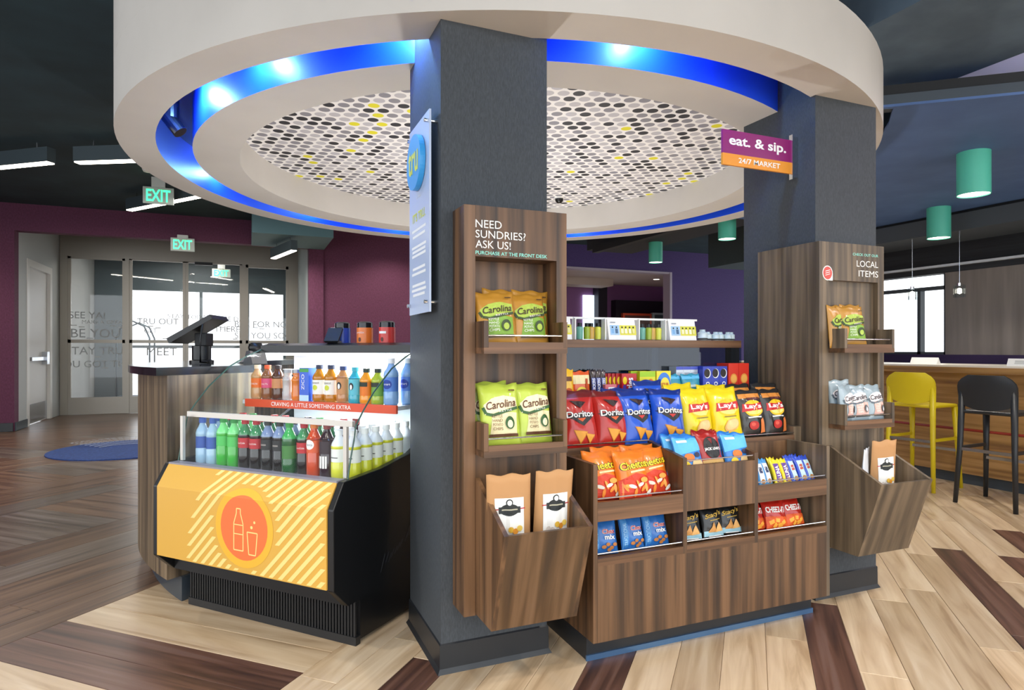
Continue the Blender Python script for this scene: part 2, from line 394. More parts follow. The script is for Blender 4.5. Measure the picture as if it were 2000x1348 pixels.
# ---- ceilings and soffits
struct('ceiling', MB().box(-6.5, 14, -1.5, 15.2, 3.52, 3.62), M['teal_ceiling'])
struct('ceiling_beam', MB().box(2.885, 3.91, -3, 2.95, 2.87, 3.52), M['slated'])
struct('ceiling_upper', MB().box(3.92, 8.5, -3, 3.4, 3.34, 3.42), mat('cfc8d2', .8))
struct('wall_upper', MB().box(2.05, 2.88, 2.42, 2.5, 2.875, 3.52), mat('a5835f', .7))
bp = [(3.05, 2.83), (6.65, -.12), (6.65, 6.4), (4.4, 6.4)]
arc = [(1.85+2.62*math.cos(a), 4.6+2.62*math.sin(a)) for a in [math.radians(t) for t in range(14, -58, -6)]]
struct('ceiling_blue', MB().prism([(3.22, 2.69), (6.65, -.12), (6.65, 5.3), (4.45, 5.3)]+arc, 2.65, 2.665, 'z'), M['blueceil'])
struct('trim_4', MB().prism([(3.22, 2.69), (6.65, -.12), (6.65, .06), (3.36, 2.755)], 2.665, 2.72, 'z').prism([(3.24, 2.69), (6.65, -.10), (6.65, .06), (3.36, 2.755)], 2.72, 2.78, 'z', 1), [mat('3c4650', .7), mat('14171b', .7)])
cl = thing('added_cove_light', 'added linear light hidden on the edge of the blue ceiling', 'ceiling light', (5.75, .74, 2.785), math.atan2(-2.81, 3.43), local=True)  # added out of sight to brighten the raised ceiling above
MB().box(-1.0, 1.0, -.02, .02, 0, .02).build('housing', M['metal'], cl); lamp('added_cove_light_light', 'AREA', (0, .06, .03), 120, (1, .97, .98), 1.9, (PI, 0, 0), cl, sy=.05)
struct('ceiling_soffit', MB().box(6.6, 7.45, -1, 7, 2.45, 2.62).box(6.63, 7.45, -1, 7, 2.62, 3.52, 1), [mat('4a5057', .7), mat('15181c', .8)])
struct('ceiling_soffit', MB().box(5.1, 5.95, 5.3, 9.0, 2.86, 3.52), mat('262a30', .7))
struct('ceiling_soffit', MB().box(.1, 1.32, 10.6, 11.93, 3.07, 3.52), mat('5d7f88', .7))
struct('ceiling_soffit', MB().box(8.05, 9.5, 8.6, 9.6, 2.8, 3.52), mat('4a5a5f', .7))

# ---- round ceiling feature
R0 = (1.85, 4.60, 0)
ring = struct('ceiling_ring', MB().lathe([(2.36, 2.53), (2.57, 2.53), (2.57, 2.87), (2.36, 2.87)], 128, R0, closed=True, ms=[0, 0, 0, 1]), [M['white'], M['coveblue']], smooth=True, angle=.6)
struct('ring_upper_fascia', MB().lathe([(2.50, 2.87), (2.57, 2.87), (2.57, 3.52), (2.50, 3.52)], 90, R0, math.radians(80), math.radians(284), closed=True), M['white'], ring, smooth=True, angle=.6)
struct('ring_inner_disc', MB().lathe([(1.885, 2.53), (2.16, 2.53), (2.16, 2.80), (1.885, 2.80)], 128, R0, closed=True, ms=[0, 1, 0, 0]), [M['white'], M['coveblue']], ring, smooth=True, angle=.6)
struct('ring_cove_top', MB().lathe([(2.14, 2.80), (2.40, 2.80), (2.40, 2.86), (2.14, 2.86)], 96, R0, closed=True), mat('16306e', .5), ring)
m = bpy.data.materials.new('dotted_ceiling_print'); T, N, K = nt(m); b = N['Principled BSDF']; b.inputs['Roughness'].default_value = .6
def node(t, **k):
    n = N.new(t)
    for a, v in k.items(): setattr(n, a, v)
    return n
def mth(op, a, b_=None):
    n = node('ShaderNodeMath', operation=op)
    for i, q in enumerate((a, b_)):
        if q is None: continue
        if isinstance(q, (int, float)): n.inputs[i].default_value = q
        else: K.new(q, n.inputs[i])
    return n.outputs[0]
tc = node('ShaderNodeTexCoord'); sx = node('ShaderNodeSeparateXYZ'); mp = node('ShaderNodeMapping'); mp.inputs['Rotation'].default_value = (0, 0, math.radians(20))
K.new(tc.outputs['Object'], mp.inputs[0]); K.new(mp.outputs[0], sx.inputs[0])
gx = mth('MULTIPLY', sx.outputs[0], 1/.092); gy = mth('MULTIPLY', sx.outputs[1], 1/.082)
ry = mth('ROUND', gy); sh = mth('MULTIPLY', mth('MODULO', mth('ABSOLUTE', ry), 2), .5); gxs = mth('SUBTRACT', gx, sh); rx = mth('ROUND', gxs)
dx = mth('MULTIPLY', mth('SUBTRACT', gxs, rx), .092); dy = mth('MULTIPLY', mth('SUBTRACT', gy, ry), .082)
d = mth('SQRT', mth('ADD', mth('MULTIPLY', dx, dx), mth('MULTIPLY', dy, dy))); inside = mth('LESS_THAN', d, .036)
cb = node('ShaderNodeCombineXYZ'); K.new(rx, cb.inputs[0]); K.new(ry, cb.inputs[1]); wn = node('ShaderNodeTexWhiteNoise', noise_dimensions='2D'); K.new(cb.outputs[0], wn.inputs['Vector'])
cr = node('ShaderNodeValToRGB'); cr.color_ramp.interpolation = 'CONSTANT'; el = cr.color_ramp.elements
for p, c in ((.0, '303238'), (.25, '8f8e96'), (.58, 'c2c0c5'), (.965, 'e6de2c')):
    e = el.new(p) if p else el[0]; e.position = p; e.color = lin(c)
el[-1].color = lin('e6de2c'); K.new(wn.outputs['Value'], cr.inputs[0])
mx = node('ShaderNodeMix', data_type='RGBA'); K.new(inside, mx.inputs[0]); mx.inputs[6].default_value = lin('f4f2f0'); K.new(cr.outputs[0], mx.inputs[7]); K.new(mx.outputs[2], b.inputs['Base Color'])
mb = MB().lathe([(0, 0), (1.885, 0)], 96, (0, 0, 0))
dots = struct('ring_dotted_panel', mb, m, ring); dots.location = (1.85, 4.60, 2.765)
for i, adeg in enumerate((196, 214, 236, 262, 150, 120, 95, 70, 45, 318, 290)):
    a = math.radians(adeg); r_ = 2.30 if 30 < adeg < 170 else 2.24
    lp = (1.85+2.27*math.cos(a), 4.6+2.27*math.sin(a), 2.66)
    s_ = thing('cove_spotlight', 'small black spotlight aimed along the blue cove of the round ceiling', 'spotlight', lp, a, 'spotlights hidden in the blue cove', local=True)
    MB().cyl((0, 0, .14), (0, 0, .06), .012, 10).cyl((0, 0, .135), (0, 0, .14), .045, 16).build('mount', M['black'], s_)
    MB().tube([(0, -.01, .09), (0, .04, .04)], .026, 12).build('head', M['black'], s_)
    en = 16 if adeg in (196, 214, 236, 262) else 6
    lamp('cove_spotlight_light', 'POINT', (0, .075, .03), en, (.25, .55, 1), .02, parent=s_)
s_ = thing('cove_spotlight', 'black adjustable spotlight hanging lowest out of the blue cove', 'spotlight', (-.40, 4.22, 2.50), 0, None, local=True)
MB().cyl((0, 0, .29), (0, 0, .30), .075, 20).build('mount', M['black'], s_)
MB().cyl((0, 0, .30), (0, 0, .10), .042, 16).build('stem', M['black'], s_)
MB().tube([(-.02, 0, .125), (.05, -.02, .03)], .04, 16).build('head', M['black'], s_)

# ---- columns
def column(x0, x1, y0, y1, top):
    c = struct('column', MB().box(x0, x1, y0, y1, 0, top), M['slate'])
    b_ = MB()
    for (xa, ya, xb, yb, ox, oy) in ((x0, y0, x1, y0, 0, -1), (x0, y1, x0, y0, -1, 0), (x1, y0, x1, y1, 1, 0), (x1, y1, x0, y1, 0, 1)):
        pr = [(0, 0), (.016, 0), (.006, .018), (.005, .108), (0, .113)]
        ex = .006
        vs_ = []
        for px_, pz in pr:
            for (qx, qy, s2) in ((xa, ya, -1), (xb, yb, 1)):
                tx, ty = (1 if xb > xa else -1 if xb < xa else 0), (1 if yb > ya else -1 if yb < ya else 0)
                vs_.append((qx+ox*px_+tx*s2*px_, qy+oy*px_+ty*s2*px_, pz))
        b_.add(vs_, [(2*i, 2*i+1, 2*i+3, 2*i+2) for i in range(len(pr)-1)])
    struct('baseboard_column', b_, M['kick'], c)
    return c
column(.697, 1.152, 2.368, 2.86, 2.79); column(2.636, 3.07, 2.345, 2.84, 2.79)

# ---- entrance vestibule: side walls, white door, sliding doors, outer doors
struct('wall_vestibule', MB().box(-3.45, -3.28, 12.2, 12.6, 0, 3.5).box(-3.45, -3.28, 14.05, 18, 0, 3.5).box(-3.45, -3.28, 12.6, 14.05, 2.75, 3.5).box(1.06, 1.25, 12.2, 18, 0, 3.5, 1), [mat('b4b8b8', .6), mat('b9c4c4', .7)])
struct('ceiling_vestibule', MB().box(-3.4, 1.2, 12.2, 18, 3.46, 3.52), mat('5b5f60', .8))
struct('baseboard_vestibule', MB().box(-3.28, -3.265, 12.02, 12.6, 0, .13), mat('26343c', .4))
d1 = struct('door_1', MB().box(-3.36, -3.27, 12.6, 12.72, 0, 2.75).box(-3.36, -3.27, 13.93, 14.05, 0, 2.75).box(-3.36, -3.27, 12.72, 13.93, 2.63, 2.75), mat('d9d8d4', .4))
MB().box(-3.36, -3.32, 12.73, 13.92, .01, 2.62).build('door_leaf', mat('cfcecb', .45), d1)
MB().box(-3.318, -3.312, 12.78, 13.88, .03, .34).build('kick_plate', M['metal'], d1)
MB().box(-3.32, -3.27, 12.85, 13.8, 1.07, 1.13).box(-3.32, -3.24, 13.6, 13.75, 1.0, 1.22).build('push_bar', M['metal'], d1)
d2 = struct('door_2')
fr = MB().box(-3.27, 1.08, 14.55, 14.68, 3.06, 3.46).box(-3.27, -3.145, 14.55, 14.68, 0, 3.06).box(.865, 1.06, 14.55, 14.68, 0, 3.06).box(-2.19, -2.12, 14.55, 14.66, 0, 3.06).box(-.057, .013, 14.55, 14.66, 0, 3.06)
fr.build('door_frame', M['alu'], d2)
for x0, x1, zt in ((-3.145, -2.19, 3.02), (-2.12, -1.125, 3.04), (-1.122, -.057, 3.04), (.013, .865, 3.0)):
    leaf = MB().box(x0, x1, 14.57, 14.62, 1.39, 1.455).box(x0, x1, 14.57, 14.62, 0, .33).box(x0, x0+.05, 14.57, 14.62, .33, 3.06).box(x1-.05, x1, 14.57, 14.62, .33, 3.06).box(x0, x1, 14.57, 14.62, zt, 3.07).build('door_leaf', M['alu'], d2)
    MB().box(x0+.05, x1-.05, 14.59, 14.6, .33, 1.39).build('pane', M['glass'], leaf)
    MB().box(x0+.05, x1-.05, 14.59, 14.6, 1.455, zt).build('pane', M['glass'], leaf)
A = Art(plane_map((0, 14.585, 0), (1, 0, 0), (0, 0, 1), (0, -1, 0)), lift=.001)
GT, GL = mat('a9aeb0', .5), mat('c3c7c8', .5)
for t, x, z, h_, m_ in (('SEE YA!', -2.83, 1.93, .13, GT), ('MAKE A GREAT', -2.55, 1.80, .075, GL), ('BE YOU.', -2.66, 1.58, .17, GT), ('STAY TRU.', -2.68, 1.24, .15, GT), ('YOU GOT THIS', -2.70, .98, .13, GT), ('TRU OUT', -1.62, 1.83, .12, GT), ('STAY', -1.30, 1.94, .09, GL),
    ('TODAY', -.88, 1.93, .09, GL), ('IS THE DAY', -.30, 1.90, .10, GL), ('GET', -1.75, 1.64, .09, GL), ('OUT THERE', -.55, 1.69, .12, GT), ('MEET', -1.55, 1.22, .16, GT), ('BYE FOR NOW', .42, 1.80, .13, GT), ('SEE YOU SOON', .44, 1.56, .13, GT)):
    A.txt(t, x, z, h_, None, m_)
for i in range(30):   # the finest rows read only as faint dashes
    z = (1.73, 1.70, 1.48, 1.12, .90)[i % 5]; x = -3.05+i*.13
    if z > 1.46 or x < -2.3: A.rect(x, z, .10, .018, GL)
A.build('lettering', d2)
MB().box(-.95, -.62, 14.5, 14.56, 3.0, 3.06).build('door_sensor', M['black'], d2)
d3 = struct('door_3')
fr = MB().box(-3.27, 1.06, 17.6, 17.72, 2.7, 3.46)
for x0, x1 in ((-3.27, -2.6), (-1.05, -.98), (.02, .1), (.92, 1.06)): fr.box(x0, x1, 17.6, 17.72, 0, 2.7)
fr.box(-2.6, .92, 17.6, 17.7, 1.3, 1.37).build('door_frame', mat('5c6a70', .5), d3)
for x0, x1 in ((-2.6, -1.05), (-.98, .02), (.1, .92)): MB().box(x0, x1, 17.64, 17.65, 0, 2.7).build('pane', M['glass'], d3)
struct('ground_outside', MB().box(-14, 40, 17.8, 60, -.12, -.02).box(9.2, 40, -20, 17.8, -.12, -.02), mat('c9c7c2', .9))

# ---- wall on the right with the window above the bar
wr = struct('wall_right', MB().box(7.3, 7.45, -1, 7.0, 0, 1.2).box(7.3, 7.45, -1, 7.0, 2.125, 2.46, 1).box(7.3, 7.45, -1, 4.72, 1.2, 2.125, 2).box(7.3, 7.45, 6.6, 7.0, 1.2, 2.125, 2), [mat('2b1a44', .6), noise_mat('dark_wood_band', ['14161a', '1c1f24', '23272c'], (2, 2, 40), .5), M['taupe']])
wn_ = struct('window_1', MB().box(7.32, 7.40, 4.72, 6.6, 1.2, 1.23).box(7.32, 7.40, 4.72, 6.6, 1.945, 1.985).box(7.32, 7.40, 4.72, 4.75, 1.2, 2.125).box(7.32, 7.40, 5.02, 5.06, 1.2, 1.95).box(7.32, 7.40, 6.3, 6.34, 1.2, 2.125), mat('3a4046', .5))
for y0, y1, z0, z1 in ((4.75, 5.02, 1.23, 1.945), (5.06, 6.3, 1.23, 1.945), (6.34, 6.6, 1.23, 1.945), (4.75, 6.3, 1.985, 2.125), (6.34, 6.6, 1.985, 2.125)):
    MB().box(7.355, 7.365, y0, y1, z0, z1).build('pane', M['glass'], wn_)
struct('trim_5', MB().box(7.24, 7.3, -1, 7, 2.19, 2.215), mat('c6cad2', .35))

# ================================================================== FURNITURE
WD, WG, WHZ = M['wood'], M['woodgrey'], M['woodh']
def rod(parent, p0, p1, r=.003): return MB().cyl(p0, p1, r, 8).build('rail', M['chrome'], parent)
def tower(name, label, x0, x1, yf, yb, m, wing=None):
    """wall-hung display tower: header, stiles, recesses, two trays and a slanted bin"""
    t = thing(name, label, 'display tower', ((x0+x1)/2, yf, .26))
    ix0, ix1 = x0+.045, x1-.045; zt, zb = 1.79, .262
    MB().box(x0, ix0, yf, yb, zb, zt).build('side_panel', m, t, bevel=.001)
    MB().box(ix1, x1, yf, yb, zb, zt).build('side_panel', m, t, bevel=.001)
    MB().box(ix0, ix1, yf, yb, 1.60, zt).build('header_panel', m, t)
    MB().box(ix0, ix1, yb-.012, yb-.002, zb, 1.60).build('back_panel', m, t)
    MB().box(ix0, ix1, yf+.002, yb-.012, .262, .862).build('lower_panel', m, t)
    if wing: MB().box(x0-.02, x0, yf, wing, zb, zt).build('side_wing', m, t, bevel=.001)
    ty = yf-.092
    for z0, z1 in ((1.237, 1.356), (.862, .985)):
        tr = MB().box(ix0, ix1, ty, yb-.012, z0, z0+.022).build('tray_floor', WHZ, t)
        MB().box(ix0+.018, ix1-.018, ty, ty+.016, z0+.022, z0+.042).build('tray_lip', WHZ, tr)
        MB().box(ix0, ix0+.018, ty, yf, z0+.022, z1).build('tray_side', m, tr, bevel=.001)
        MB().box(ix1-.018, ix1, ty, yf, z0+.022, z1).build('tray_side', m, tr, bevel=.001)
        rod(tr, (ix0+.018, ty+.008, z0+.066), (ix1-.018, ty+.008, z0+.066))
    # slanted bin
    y1, y2 = yf-.285, yf-.165
    prof = [(yf, .27), (y2, .27), (y1, .632), (yf, .775)]
    bn = MB().prism(prof, ix0, ix0+.017, 'x').build('bin_side', m, t)
    MB().prism(prof, ix1-.017, ix1, 'x').build('bin_side', m, t)
    MB().prism([(y2, .27), (y1, .632), (y1+.017, .632), (y2+.017, .287), (yf, .287), (yf, .27)], ix0+.017, ix1-.017, 'x').build('bin_front', M['woodbin'] if m is WD else M['woodbing'], t)
    return t
TA = tower('display_tower', 'walnut display tower lettered NEED SUNDRIES on the grey column', .745, 1.172, 2.23, 2.366, WD)
TB = tower('display_tower', 'grey brown display tower lettered LOCAL ITEMS on the column by the bar', 2.634, 3.075, 2.303, 2.343, WG, wing=2.71)
A = Art(plane_map((0, -.0005, 0), (1, 0, 0), (0, 0, 1), (0, -1, 0)), lift=.0006)
mint = mat('8fe0d0', .5); X0 = .745-.9585
for t, dz, wd in (('NEED', 1.722, .105), ('SUNDRIES?', 1.684, .204), ('ASK US!', 1.646, .142)): A.txt(t, X0+.045+wd/2, dz-.26, .029, wd, WH)
A.txt('PURCHASE AT THE FRONT DESK', X0+.045+.148, 1.614-.26, .0135, .296, mint, bold=.012); A.build('lettering', TA, True)
A = Art(plane_map((0, -.0005, 0), (1, 0, 0), (0, 0, 1), (0, -1, 0)), lift=.0006); X1 = 3.075-2.8545
A.L = .0006; A.txt('CHECK OUT OUR', X1-.045-.092, 1.738-.26, .0135, .184, mint, bold=.012); A.txt('LOCAL', X1-.045-.078, 1.692-.26, .032, .156, WH); A.txt('ITEMS', X1-.045-.071, 1.642-.26, .032, .142, WH)
A.build('lettering', TB, True); A = Art(plane_map((0, -.0005, 0), (1, 0, 0), (0, 0, 1), (0, -1, 0)), lift=.0006)
xb = 2.634-2.8545+.036
A.ell(xb, 1.634-.26, .035, .037, WH).poly([(xb+.01, 1.597-.26), (xb+.035, 1.597-.26), (xb+.035, 1.634-.26)], WH).ell(xb, 1.634-.26, .030, .032, mat('d2544c', .5))
for i in range(3): A.line([(xb-.016, 1.622-.26+.01*i), (xb+.016, 1.630-.26+.01*i)], .003, WH)
A.build('round_sticker', TB)

# ---- snack display between the columns
K_ = thing('snack_display', 'walnut tiered snack display standing between the two grey columns', 'display', (1.89, 2.165, 0))
kx0, kx1, d1_, d2_, yf = 1.255, 2.525, 1.695, 2.08, 2.165
MB().box(kx0+.012, kx1-.035, 2.24, 2.70, 0, .10).build('kick_base', M['kick'], K_)
MB().box(kx0+.008, kx1-.031, 2.232, 2.24, 0, .022).build('kick_strip', mat('5b7fa8', .3, .6), K_)
MB().box(kx0+.02, kx1-.02, yf, yf+.018, .10, .40).build('front_panel', WD, K_)
MB().box(kx0, kx0+.02, yf, 2.42, .10, .802).build('side_panel', WD, K_, bevel=.001)
MB().box(kx1-.02, kx1, yf, 2.42, .10, .802).build('side_panel', WG, K_, bevel=.001)
MB().box(kx0, kx0+.02, 2.42, 2.745, .10, .86).build('side_panel', WD, K_)
for x in (d1_, d2_):
    MB().prism([(yf, .40), (yf, .798), (2.42, .84), (2.42, .40)], x-.01, x+.01, 'x').build('divider', WD, K_)
MB().box(kx0+.02, kx1-.02, 2.40, 2.418, .40, .80).build('back_panel', WD, K_)
for x0, x1 in ((kx0+.02, d1_-.01), (d1_+.01, d2_-.01), (d2_+.01, kx1-.02)):
    fl = MB().box(x0, x1, yf, 2.40, .40, .415).build('cubby_floor', WHZ, K_)
    MB().box(x0, x1, yf, yf+.014, .415, .430).build('cubby_lip', WHZ, fl); rod(fl, (x0, yf+.007, .447), (x1, yf+.007, .447))
    if x0 == d1_+.01:
        bx_ = MB().box(x0, x1, yf, yf+.018, .575, .765).build('box_front', WD, K_)
        MB().box(x0, x1, yf+.018, 2.40, .69, .705).build('box_floor', WHZ, bx_); rod(bx_, (x0, yf+.007, .786), (x1, yf+.007, .786))
    else:
        tr = MB().box(x0, x1, yf, 2.40, .575, .618).build('tray_floor', WHZ, K_)
        MB().box(x0, x1, yf, yf+.014, .618, .650).build('tray_lip', WHZ, tr); rod(tr, (x0, yf+.007, .664), (x1, yf+.007, .664))
t2 = MB().box(kx0, 2.595, 2.418, 2.635, .785, .80).build('tier_floor', WHZ, K_)
MB().box(kx0, d1_-.01, 2.405, 2.418, .79, .828).build('tier_lip', WHZ, t2); MB().box(d2_+.01, 2.56, 2.405, 2.418, .79, .822).build('tier_lip', WHZ, t2)
rod(t2, (kx0, 2.41, .842), (d1_-.01, 2.41, .842)); rod(t2, (d2_+.01, 2.41, .834), (2.56, 2.41, .834))
MB().box(2.56, 2.61, 2.41, 2.70, .70, .862).build('tier_end', WG, K_)
MB().box(kx0, 2.595, 2.62, 2.635, .80, .985).build('tier_riser', WD, K_)
t3 = MB().box(kx0, 2.56, 2.62, 2.745, .985, 1.0).build('tier_floor', WHZ, K_)
MB().box(kx0, 2.56, 2.61, 2.62, .98, 1.012).build('tier_lip', WHZ, t3); rod(t3, (kx0, 2.615, 1.03), (2.50, 2.615, 1.03))
for x0, x1 in ((1.17, 1.21), (1.56, 1.595), (1.945, 1.985), (2.466, 2.525)): MB().box(x0, x1, 2.755, 2.80, 1.0, 1.263).build('post', WG, K_)
MB().box(1.17, 2.53, 2.745, 3.12, 1.263, 1.302).build('top_shelf', WHZ, K_, bevel=.001)
MB().box(1.17, 2.53, 2.745, 2.751, 1.0, 1.263).build('glass_screen', M['tintglass'], K_)
MB().box(1.17, 2.53, 3.10, 3.12, .60, 1.263).box(1.17, 2.53, 2.75, 3.10, .96, .985).build('back_cabinet', mat('241d1a', .5), K_)
for i, (x, w_, h_, c) in enumerate(((1.27, .16, .16, '1f3f68'), (1.47, .12, .20, '3f6f8f'), (1.64, .05, .15, '9fb3d8'), (1.72, .06, .17, 'b8443c'), (1.85, .17, .15, '2f8aa0'), (2.10, .05, .14, '4a4038'), (2.18, .05, .14, '4a4038'), (2.26, .05, .14, '4a4038'))):
    tag(MB().box(x-w_/2, x+w_/2, 2.93, 3.03, .985, .985+h_).build('storage_box', mat(c, .4)), ['dark blue', 'steel blue', 'pale blue', 'red', 'teal', 'brown', 'brown', 'brown'][i] + ' box behind the tinted glass of the snack display', 'box', 'brown boxes behind the glass' if i > 4 else None)

# ---- round reception desk
a_end = math.radians(206.3); a_st = math.radians(105); RC3 = (1.85, 4.60, 0)
D = thing('reception_desk', 'curved wood reception desk with black top under the round ceiling', 'desk', (-.4, 4.6, 0))
def desk_ring(r0, r1, z0, z1, e0, e1, n=60):
    # ring sector whose end is cut parallel to the side of the drinks cooler
    V = []
    for i in range(n+1):
        for r_, z, e in ((r0, z0, e0), (r1, z0, e1), (r1, z1, e1), (r0, z1, e0)):
            a = a_st+(math.radians(e)-a_st)*i/n; V.append((1.85+r_*math.cos(a), 4.6+r_*math.sin(a), z))
    F = [(i*4+q, (i+1)*4+q, (i+1)*4+(q+1) % 4, i*4+(q+1) % 4) for i in range(n) for q in range(4)]+[(3, 2, 1, 0), (n*4, n*4+1, n*4+2, n*4+3)]
    return MB().add(V, F)
desk_ring(1.95, 2.45, .12, 1.125, 202.6, 206.0).build('body', WG, D, smooth=True, angle=.6)
desk_ring(2.0, 2.385, 0, .12, 202.9, 206.2).build('kick_base', mat('55606b', .35, .5), D, smooth=True, angle=.6)
desk_ring(1.90, 2.50, 1.125, 1.165, 202.2, 206.0).build('desk_top', mat('1c1e22', .15), D, smooth=True, angle=.6)
dt = 1.1655
p = thing('checkout_screen', 'black tilted checkout screen on a stand on the reception desk', 'screen', (-.25, 4.40, dt), math.radians(-108), local=True)
MB().lathe([(0, 0), (.07, 0), (.07, .02), (.055, .025), (.055, .11), (0, .11)], 20).build('base', M['black'], p, smooth=True, angle=.6)
MB().box(-.06, .06, -.02, .05, .11, .19).build('stand', M['blacksoft'], p, bevel=.006)
hd = MB().prism([(-.15, .155), (.10, .30), (.115, .275), (-.135, .125)], -.14, .14, 'x').build('display', M['black'], p)
MB().prism([(-.135, .166), (.088, .296), (.0885, .2952), (-.1345, .1652)], -.125, .125, 'x').build('screen_glass', mat('33383d', .08), hd)
MB().tube([(.05, .06, .28), (.13, .06, .27), (.15, .05, .15), (.12, .04, .012), (.0, .05, .008)], .006, 8).build('cable', M['black'], p, smooth=True)
p = thing('desk_camera', 'small black round camera on a foot beside the checkout screen', 'camera', (.06, 4.22, dt), math.radians(30), local=True)
MB().prism([(-.05, 0), (.06, 0), (.02, .08), (-.02, .08)], -.05, .05, 'x').build('foot', M['metal'], p)
MB().lathe([(0, -.03), (.035, -.03), (.045, 0), (.035, .03), (0, .03)], 18, (0, 0, .10)).build('head', M['black'], p, smooth=True)

# ---- refrigerated drinks case
CA = math.atan2(-.74831, .66334)
C_ = thing('drinks_cooler', 'black open drinks cooler with curved glass sides and yellow front', 'cooler', (-.257, 3.498, 0), CA, local=True)
W_ = 1.036
prof = [(0, .20), (-.075, .20), (-.16, .285), (-.16, .61), (-.098, .712), (.15, .728), (.37, .762), (.60, .86), (.78, .95), (.78, .20)]
for u0, u1 in ((-.035, -.002), (W_-.012, W_+.02)): MB().prism(prof, u0, u1, 'x').build('side_panel', M['black'], C_, bevel=.004)
MB().box(.0, W_, .03, .78, .02, .22).build('base', M['black'], C_)
g = MB().box(0, W_, .0, .03, 0, .035).box(0, W_, 0, .03, .185, .22)
for i in range(62): g.box(.008+i*.0166, .016+i*.0166, .004, .012, .035, .185)
g.build('grille', mat('1c1d1f', .45), C_)['kind'] = 'stuff'
MB().box(0, W_-.012, -.075, .05, .20, .30).build('skirt', M['black'], C_)
yl = mat('d6a546', .4)
MB().prism([(-.165, .29), (-.165, .612), (-.105, .708), (-.09, .70), (-.15, .605), (-.15, .29)], .0, W_-.012, 'x').build('front_panel', yl, C_)
def cmap(x, y, l):
    if y <= .612: return (x, -.165-l, y)
    k = (y-.612)/.1132; return (x, -.165+.06*k-l*.85, .612+.096*k+l*.5)
A = Art(cmap, lift=.0006, step=.0002); ly, oy, orr = mat('f2d383', .45), mat('e5ae33', .45), mat('e8703a', .45)
big = lambda x, y: (x-.86)**2+(y-.30)**2 < .66**2 and (x-.566)**2+(y-.485)**2 > .185**2 and .005 < x < W_-.018 and .293 < y < .722
def halves(pts, m_):
    """lay a convex shape in two pieces, below and above the fold of the panel"""
    for sg in (1, -1):
        out = []
        for (x0, y0), (x1, y1) in zip(pts, pts[1:]+pts[:1]):
            i0, i1 = (.612-y0)*sg >= 0, (.612-y1)*sg >= 0
            if i0: out.append((x0, y0))
            if i0 != i1: k = (.612-y0)/(y1-y0); out.append((x0+(x1-x0)*k, .612))
        if len(out) > 2: A.poly(out, m_)
for i in range(-14, 26):
    run = None
    for j in range(91):
        q = .465*j/90; x = .03+i*.052+q; y = .29+q; ok = big(x, y) and big(x+.024, y)
        if ok and run is None: run = (x, y)
        if (not ok or j == 90) and run:
            if x > run[0]+.01: halves([run, (run[0]+.024, run[1]), (x+.024, y), (x, y)], ly)
            run = None
circ = lambda r_: [(.566+r_*math.cos(2*PI*i/40), .485+r_*math.sin(2*PI*i/40)) for i in range(40)]
A.step = 0; halves(circ(.172), oy); A.L = .0009
A2 = A; A.build('printed_artwork', C_); A = Art(cmap, lift=.0012, step=.0); halves(circ(.140), orr); A.build('printed_artwork', C_); A = Art(cmap, lift=.0016, step=.0)
def outline(pts, wd=.005): A.line(pts+[pts[0]], wd, ly)
bx = .535; outline([(bx-.028, .385), (bx+.028, .385), (bx+.028, .50), (bx+.012, .545), (bx+.012, .565), (bx-.012, .565), (bx-.012, .545), (bx-.028, .50)])
A.line([(bx-.028, .495), (bx+.028, .495)], .004, ly).line([(bx-.028, .455), (bx+.028, .455)], .004, ly)
outline([(.597, .375), (.637, .375), (.647, .47), (.587, .47)]); A.ell(.613, .492, .007, .007, ly).ell(.63, .515, .006, .006, ly)
A.build('printed_artwork', C_)
MB().box(0, W_-.012, -.105, -.055, .69, .716).build('bumper', mat('8d8a92', .4), C_)
MB().box(0, W_-.012, -.05, .76, .60, .69).build('deck', mat('dfe3e6', .3), C_)
MB().box(0, W_-.012, .70, .76, .69, 1.26).build('back_panel', mat('e9eef2', .3), C_)
GP = [(-.05, .714), (-.035, .79), (-.012, .87), (.0, .93), (.045, .985), (.12, 1.065), (.25, 1.165), (.37, 1.222), (.47, 1.255), (.57, 1.283)]
for u in (-.006, W_): 
    MB().prism(GP+[(.74, 1.283), (.74, .94), (.60, .86), (.37, .764), (.15, .73)], u-.003, u+.003, 'x').build('side_glass', M['caseglass'], C_)
    MB().tube([(u, y, z) for y, z in GP], .0035, 6).build('glass_edge', mat('3b5a50', .2), C_)
fg = MB(); n_ = 4
fg.add([(x, y, z) for x in (.0, W_-.012) for y, z in GP[:4]], [(i, i+1, i+5, i+4) for i in range(3)]); fg.build('front_glass', M['caseglass'], C_, smooth=True)
MB().box(0, W_-.012, -.008, .012, .925, .95).build('glass_rail', mat('c9c3bb', .35, .3), C_)
for u in (0, W_-.03): MB().box(u, u+.018, -.045, -.03, .716, .93).build('glass_bracket', mat('c9c3bb', .35, .3), C_)
MB().prism([(.46, 1.235), (.46, 1.275), (.52, 1.288), (.79, 1.288), (.79, 1.235)], -.01, W_+.005, 'x').build('canopy', M['black'], C_)
lt = MB().box(.04, W_-.05, .47, .50, 1.222, 1.234).build('light_strip', mat('f2f8ff', .5, emit=7), C_)
lamp('drinks_cooler_light', 'AREA', (W_/2, .50, 1.218), 11, (.92, .97, 1), .9, (math.radians(-12), 0, 0), C_, sy=.05)
sh = MB().box(.02, W_-.02, .31, .70, .965, .985).build('shelf', mat('d5dade', .25), C_)
MB().box(.05, W_-.01, .298, .312, .952, .992).build('shelf_strip', mat('d9502f', .45), C_)
lamp('drinks_cooler_light', 'AREA', (W_/2, .33, .945), 5, (.92, .97, 1), .9, (0, 0, 0), C_, sy=.04)
